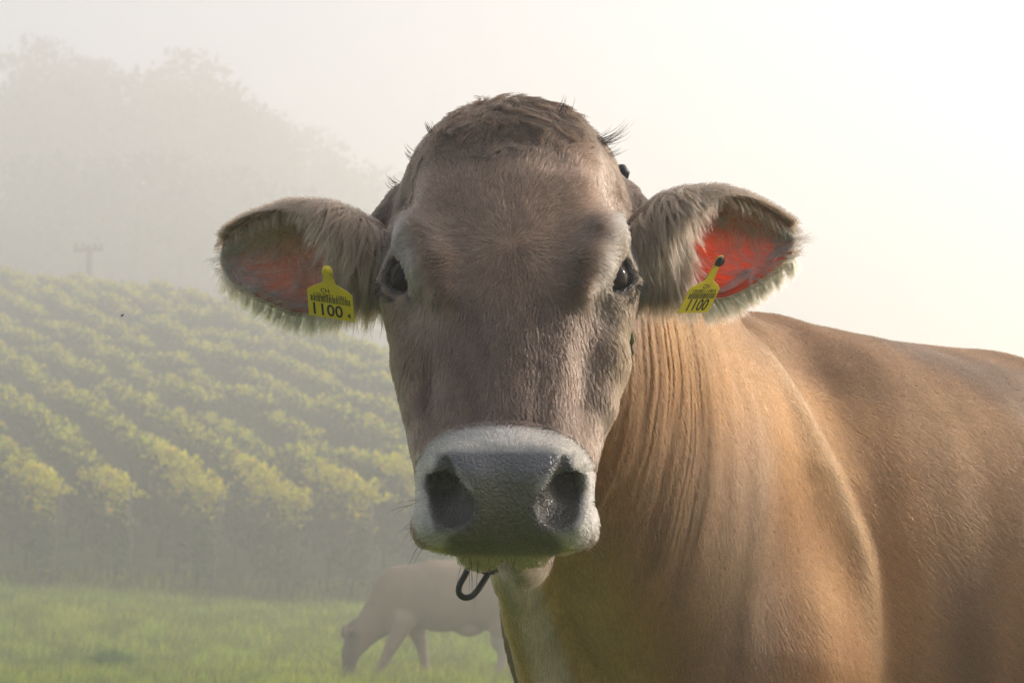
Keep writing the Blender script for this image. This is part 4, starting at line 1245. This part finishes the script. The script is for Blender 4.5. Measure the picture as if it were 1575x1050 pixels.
for (px, py, D, dx, dz, L, n) in [(866, 174, 2.10, .35, .8, .009, 7), (884, 194, 2.11, .5, .7, .009, 8), (902, 222, 2.11, .95, .05, .032, 26), (918, 238, 2.12, .9, -.25, .020, 10),
                                  (664, 203, 2.10, -.3, .8, .011, 9), (631, 240, 2.11, -.6, .5, .008, 7), (610, 285, 2.12, -.7, .3, .008, 9)]:
    bend = np.array([abs(r.normal(.35, .1)) * np.sign(dx), 0, r.normal(.45, .2)]); bend2 = np.array([-.5 * np.sign(dx), 0, .3]) * r.uniform(.2, .9)
    for i in range(int(n * 1.3)):
        p = at(px + r.normal(0, 4), py + r.normal(0, 4), D); out = nrm(np.array([dx, 0, dz])) + r.normal(0, .10, 3)
        l = L * r.uniform(.75, 1.2); tt = np.linspace(0, 1, 9)[:, None]
        X.append(p + l * (out * tt + bend * tt ** 2.2 + bend2 * tt ** 4 + r.normal(0, .06, 3) * tt ** 2))
        colr.append(np.array([.07, .042, .024]) * r.uniform(.4, 2.0))
o = under(hair_obj('poll_tuft', np.asarray(X, np.float32), [.0003, .0003, .00029, .00027, .00025, .0002, .00016, .0001, .00004], np.array(colr), M_tuft), cow); o['kind'] = 'stuff'

# ------------------------------------------------------------------ ear tags
M_tag = principled('tag_yellow', (.74, .56, .02), .42, noise=(90, .10), spec=.45)
M_tag.node_tree.nodes['Principled BSDF'].inputs['Subsurface Weight'].default_value = .0
M_print = principled('tag_print', (.012, .012, .010), .6)
M_black = principled('black_rubber', (.012, .012, .013), .45)
def text_mesh(name, body, size, mat, parent, loc, bold=.0, sx=1.0):
    cu = bpy.data.curves.new(name, 'FONT'); cu.body = body; cu.size = size; cu.align_x = 'CENTER'; cu.align_y = 'CENTER'
    cu.offset = bold; cu.extrude = .00005; cu.resolution_u = 3
    tmp = bpy.data.objects.new(name, cu); C.collection.objects.link(tmp)
    bpy.context.view_layer.update()
    me = bpy.data.meshes.new_from_object(tmp.evaluated_get(bpy.context.evaluated_depsgraph_get()))
    bpy.data.objects.remove(tmp)
    me.materials.clear(); me.materials.append(mat)
    o = bpy.data.objects.new(name, me); link(o, parent); o.location = loc; o.scale = (sx, 1, 1)
    return o
def make_tag(label, foot, xv, yv, big, lines, w, h, H, stud_mat):
    """foot = middle of the plate's lower edge; xv, yv = directions of its width and of its height"""
    x = nrm(xv); y = nrm(np.asarray(yv) - x * (x @ np.asarray(yv))); z = np.cross(x, y)
    root = empty('ear_tag'); root.matrix_world = Matrix([[*(x[i], y[i], z[i]), foot[i]] for i in range(3)] + [[0, 0, 0, 1]])
    tag(root, label, 'ear tag', 'yellow ear tags of the near cow')
    hw = w / 2; hb = h
    out = [(-hw, 0), (hw, 0), (hw * .98, hb * .76), (hw * .78, hb * .86), (.0075, hb * 1.02), (.0048, H - .006), (.0062, H), (.0042, H + .0052), (0, H + .0066),
           (-.0042, H + .0052), (-.0062, H), (-.0048, H - .006), (-.0075, hb * 1.02), (-hw * .78, hb * .86), (-hw * .98, hb * .76)]
    bm = bmesh.new()
    bend = lambda px, py: -.020 * (px / w) ** 2 * .35 + .002 * math.sin(py * 60)
    vs = [bm.verts.new((px, py, 0)) for px, py in out]
    fc = bm.faces.new(vs)
    ex = bmesh.ops.extrude_face_region(bm, geom=[fc])
    bmesh.ops.translate(bm, vec=(0, 0, .0011), verts=[v for v in ex['geom'] if isinstance(v, bmesh.types.BMVert)])
    bmesh.ops.recalc_face_normals(bm, faces=bm.faces)
    bmesh.ops.bevel(bm, geom=[e for e in bm.edges if abs(e.verts[0].co.z - e.verts[1].co.z) < 1e-6], offset=.0003, segments=1, affect='EDGES')
    me = bpy.data.meshes.new('plate'); bm.to_mesh(me); bm.free()
    add_obj('plate', me, M_tag, root)
    bm = bmesh.new()
    bmesh.ops.create_cone(bm, cap_ends=True, segments=20, radius1=.0062, radius2=.0050, depth=.004)
    bmesh.ops.bevel(bm, geom=[e for e in bm.edges if abs(e.verts[0].co.z - e.verts[1].co.z) < 1e-6 and e.verts[0].co.z > 0], offset=.0012, segments=2, affect='EDGES')
    me = bpy.data.meshes.new('stud'); bm.to_mesh(me); bm.free()
    st = add_obj('stud', me, stud_mat, root); st.location = (0, H - .0005, .0032)
    zt = .00125
    text_mesh('printed_number', big[0], big[1], M_print, root, (big[2], big[3], zt), bold=.00030, sx=.92)
    for (txt, size, lx, ly) in lines:
        text_mesh('printed_line', txt, size, M_print, root, (lx, ly, zt), bold=.00005)
    rr = np.random.default_rng(3); bm = bmesh.new(); xx = -hw * .84
    while xx < hw * .84:
        bw = rr.choice([.0004, .0007, .0011]); hgt = h * .085
        y0 = h * .535
        q = [bm.verts.new(p) for p in ((xx, y0 - hgt, zt), (xx + bw, y0 - hgt, zt), (xx + bw, y0 + hgt, zt), (xx, y0 + hgt, zt))]; bm.faces.new(q)
        xx += bw + rr.choice([.0004, .0006, .0009])
    me = bpy.data.meshes.new('barcode'); bm.to_mesh(me); bm.free()
    add_obj('barcode', me, M_print, root)
    return root
make_tag('yellow ear tag numbered 1100 4 hanging in the shaded ear beside the misty hillside', at(511, 489, 2.060), (73, -20, -14), (-5, -30, 38), ('1100', .0205, -.0050, .0092),
         [('CH', .0075, -.005, .0335), ('120.0821.1001', .0066, 0, .0275), ('4', .0095, .0205, .0060)], .0530, .0425, .0590, M_tag)
make_tag('yellow ear tag numbered 1100 with black stud in the glowing red ear', at(1065, 480, 2.078), (51, 53, 9), (20, -26, 40), ('1100', .0205, 0, .0092),
         [('CH', .0080, 0, .0335), ('120.0821.1100.4', .0062, 0, .0275)], .0530, .0400, .0660, M_black)
# ------------------------------------------------------------------ grazing cow in the mist
GD = 21.7; GS = GD / FPX
def gp_(px, py, dy=0.0): return np.array([(px - FW / 2) * GS, GD + dy, CAM_Z + (888 - py) * GS])
def sculpt_grazer():
    f = Field(np.arange(-2.25, .75, .016), np.arange(GD - .55, GD + .55, .016), np.arange(-.05, 1.45, .016))
    f.limb([gp_(615, 915), gp_(680, 916), gp_(760, 914), gp_(820, 912)], [.20, .28, .29, .22], [.31, .36, .36, .31], side=np.array([0, 1, 0]), k=.06, inner=.1)
    f.limb([gp_(612, 885), gp_(660, 876), gp_(720, 877), gp_(790, 877), gp_(835, 890)], [.06, .05, .05, .06, .08], k=.10)
    f.limb([gp_(622, 918), gp_(585, 948), gp_(556, 982)], [.17, .12, .09], [.27, .19, .13], side=np.array([0, 1, 0]), k=.08, inner=.06)
    f.limb([gp_(553, 968), gp_(543, 1000), gp_(540, 1027)], [.115, .085, .065], [.13, .10, .075], side=np.array([0, 1, 0]), k=.05, inner=.03)
    for sd in (1, -1):
        f.limb([gp_(546, 968, sd * .10), gp_(535, 970, sd * .22)], [.035, .045], k=.03)
    f.limb([gp_(622, 955, -.13), gp_(606, 990, -.13), gp_(596, 1010, -.13), gp_(582, 1040, -.13)], [.13, .07, .05, .05], k=.06, inner=.03)
    f.limb([gp_(636, 955, .13), gp_(648, 985, .13), gp_(653, 1010, .13), gp_(658, 1045, .13)], [.13, .07, .05, .05], k=.06, inner=.03)
    for dx, dy in ((0, -.13), (22, .13)):
        f.limb([gp_(800 + dx, 930, dy), gp_(772 + dx, 965, dy), gp_(768 + dx, 985, dy), gp_(776 + dx, 1003, dy), gp_(764 + dx * .8, 1042, dy)], [.20, .13, .08, .058, .05], k=.06, inner=.04)
    f.ell(gp_(722, 966), [.14, .12, .08], k=.06)
    f.limb([gp_(838, 890), gp_(848, 930), gp_(846, 1000)], [.04, .03, .03], k=.03)
    V, Q = f.mesh()
    return relax(V, Q, 2), Q
BV, BQ = sculpt_grazer()
M_far = principled('far_coat', (.15, .115, .085), .8, attr='col', noise=(7, .25))
gme = mesh_from('body', BV, quads=BQ)
gcol = np.tile(np.array([.27, .195, .135], np.float32), (len(BV), 1))
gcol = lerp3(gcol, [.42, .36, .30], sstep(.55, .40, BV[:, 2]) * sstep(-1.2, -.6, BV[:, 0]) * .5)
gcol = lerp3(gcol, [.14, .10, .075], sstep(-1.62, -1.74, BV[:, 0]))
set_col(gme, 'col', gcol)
gr = empty('cow', (-.5, GD, 0)); bpy.context.view_layer.update()
tag(gr, 'distant grazing cow with its head down in the misty pasture', 'cow')
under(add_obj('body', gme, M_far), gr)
for sd in (1, -1):
    em = bmesh.new(); bmesh.ops.create_uvsphere(em, u_segments=12, v_segments=8, radius=1.0)
    me = bpy.data.meshes.new('ear'); em.to_mesh(me); em.free()
    for p in me.polygons: p.use_smooth = True
    me.materials.append(principled('far_ear', (.17, .125, .09), .8))
    e = add_obj('ear', me); p = gp_(536, 968, sd * .26); e.location = p; e.scale = (.045, .13, .07); e.rotation_euler = (sd * -.25, 0, 0); under(e, gr)

# ------------------------------------------------------------------ neck strap with its ring
M_strap = principled('strap_green', (.11, .115, .02), .8, noise=(300, .3), bump=(700, .5, 'noise'))
M_metal = principled('ring_steel', (.055, .055, .058), .38, metal=.8, noise=(120, .3))
col_root = empty('neck_strap', tuple(at(790, 880, 2.12)))
tag(col_root, 'neck strap of the large brown cow with a dark steel ring hanging below its chin', 'collar')
bpy.context.view_layer.update()
loop = [at(954, 272, 2.235), at(966, 330, 2.20), at(966, 420, 2.17), at(966, 520, 2.145), at(950, 600, 2.12), at(926, 680, 2.11), at(911, 745, 2.10), at(870, 815, 2.10), at(800, 862, 2.10), at(740, 866, 2.09), at(690, 820, 2.11),
        at(660, 720, 2.14), at(650, 600, 2.19), at(640, 450, 2.24), at(660, 330, 2.28), at(720, 230, 2.30), at(820, 205, 2.30), at(900, 232, 2.27)]
def smooth_loop(pts, n):
    pts = np.array(pts); m = len(pts); out = []
    for k in range(n):
        t = k / n * m; i = int(t); u = t - i
        p0, p1, p2, p3 = pts[i - 1], pts[i % m], pts[(i + 1) % m], pts[(i + 2) % m]
        out.append(.5 * (2 * p1 + (p2 - p0) * u + (2 * p0 - 5 * p1 + 4 * p2 - p3) * u * u + (3 * p1 - p0 - 3 * p2 + p3) * u ** 3))
    return np.array(out)
def put(name, me, mat):
    me.materials.append(mat); o = bpy.data.objects.new(name, me); link(o); return under(o, col_root)
SL = smooth_loop(loop, 110)
for _ in range(3):                                   # lay the strap on the neck, then even it out
    for k in range(len(SL)):
        d = ((CV - SL[k]) ** 2).sum(1); m = int(d.argmin())
        if d[m] < .13 ** 2 and not (.30 < k / 110 < .58): SL[k] = .35 * SL[k] + .65 * (CV[m] + CN[m] * .007)
    for _s in range(3): SL = .25 * np.roll(SL, 1, 0) + .5 * SL + .25 * np.roll(SL, -1, 0)
hang = at(744, 872, 2.089); k0 = int(((SL - hang) ** 2).sum(1).argmin())
SL = SL + (hang - SL[k0]) * np.exp(-((np.arange(110) - k0) / 6.0) ** 2)[:, None]
put('strap', tube('strap', SL, .0052, 8, True), M_strap)
put('strap_end', tube('strap_end', [at(966, 500, 2.128), at(972, 525, 2.124), at(970, 542, 2.122), at(967, 548, 2.121)], [.003, .0034, .0034, .0036], 8), M_strap)
put('strap_tip', tube('strap_tip', [at(966, 547, 2.121), at(969, 554, 2.120), at(971, 557, 2.119)], [.003, .0026, .0018], 8), M_black)
put('buckle', tube('buckle', [at(951, 256, 2.225), at(953, 259, 2.222), at(961, 270, 2.222), at(963, 274, 2.225)], [.003, .0075, .0075, .003], 10), M_black)
ringpts = [at(724, 868, 2.090), at(715, 884, 2.085), at(707, 899, 2.080), at(706, 911, 2.080), at(713, 918, 2.080), at(724, 917, 2.080), at(733, 909, 2.080), at(742, 896, 2.085), at(751, 880, 2.090), at(750, 873, 2.092), at(738, 868, 2.094)]
put('ring', tube('ring', smooth_loop(ringpts, 48), .0034, 10, True), M_metal)
put('ring_bar', tube('ring_bar', [at(722, 867, 2.088), at(735, 873, 2.088), at(750, 878, 2.088), at(760, 879, 2.090)], [.0028, .0042, .0045, .003], 8), M_metal)

# ------------------------------------------------------------------ fly in the air
fl = empty('fly', tuple(at(188, 485, 1.62)))
tag(fl, 'tiny dark fly in the air in front of the vineyard', 'fly')
fm = bmesh.new(); bmesh.ops.create_uvsphere(fm, u_segments=10, v_segments=8, radius=.0009)
for v in fm.verts: v.co.x *= 1.9; v.co.z *= .8
me = bpy.data.meshes.new('body'); fm.to_mesh(me); fm.free(); o = add_obj('body', me, M_black, fl); o.rotation_euler = (0, -.6, 0)
for sd in (1, -1):
    me = mesh_from('wing', [(0, 0, .0005), (-.0016, sd * .0008, .0012), (-.0022, sd * .0016, .0014), (-.0012, sd * .0017, .0011)], faces=[[0, 1, 2, 3]], smooth=False)
    add_obj('wing', me, principled('fly_wing', (.08, .08, .08), .3), fl)
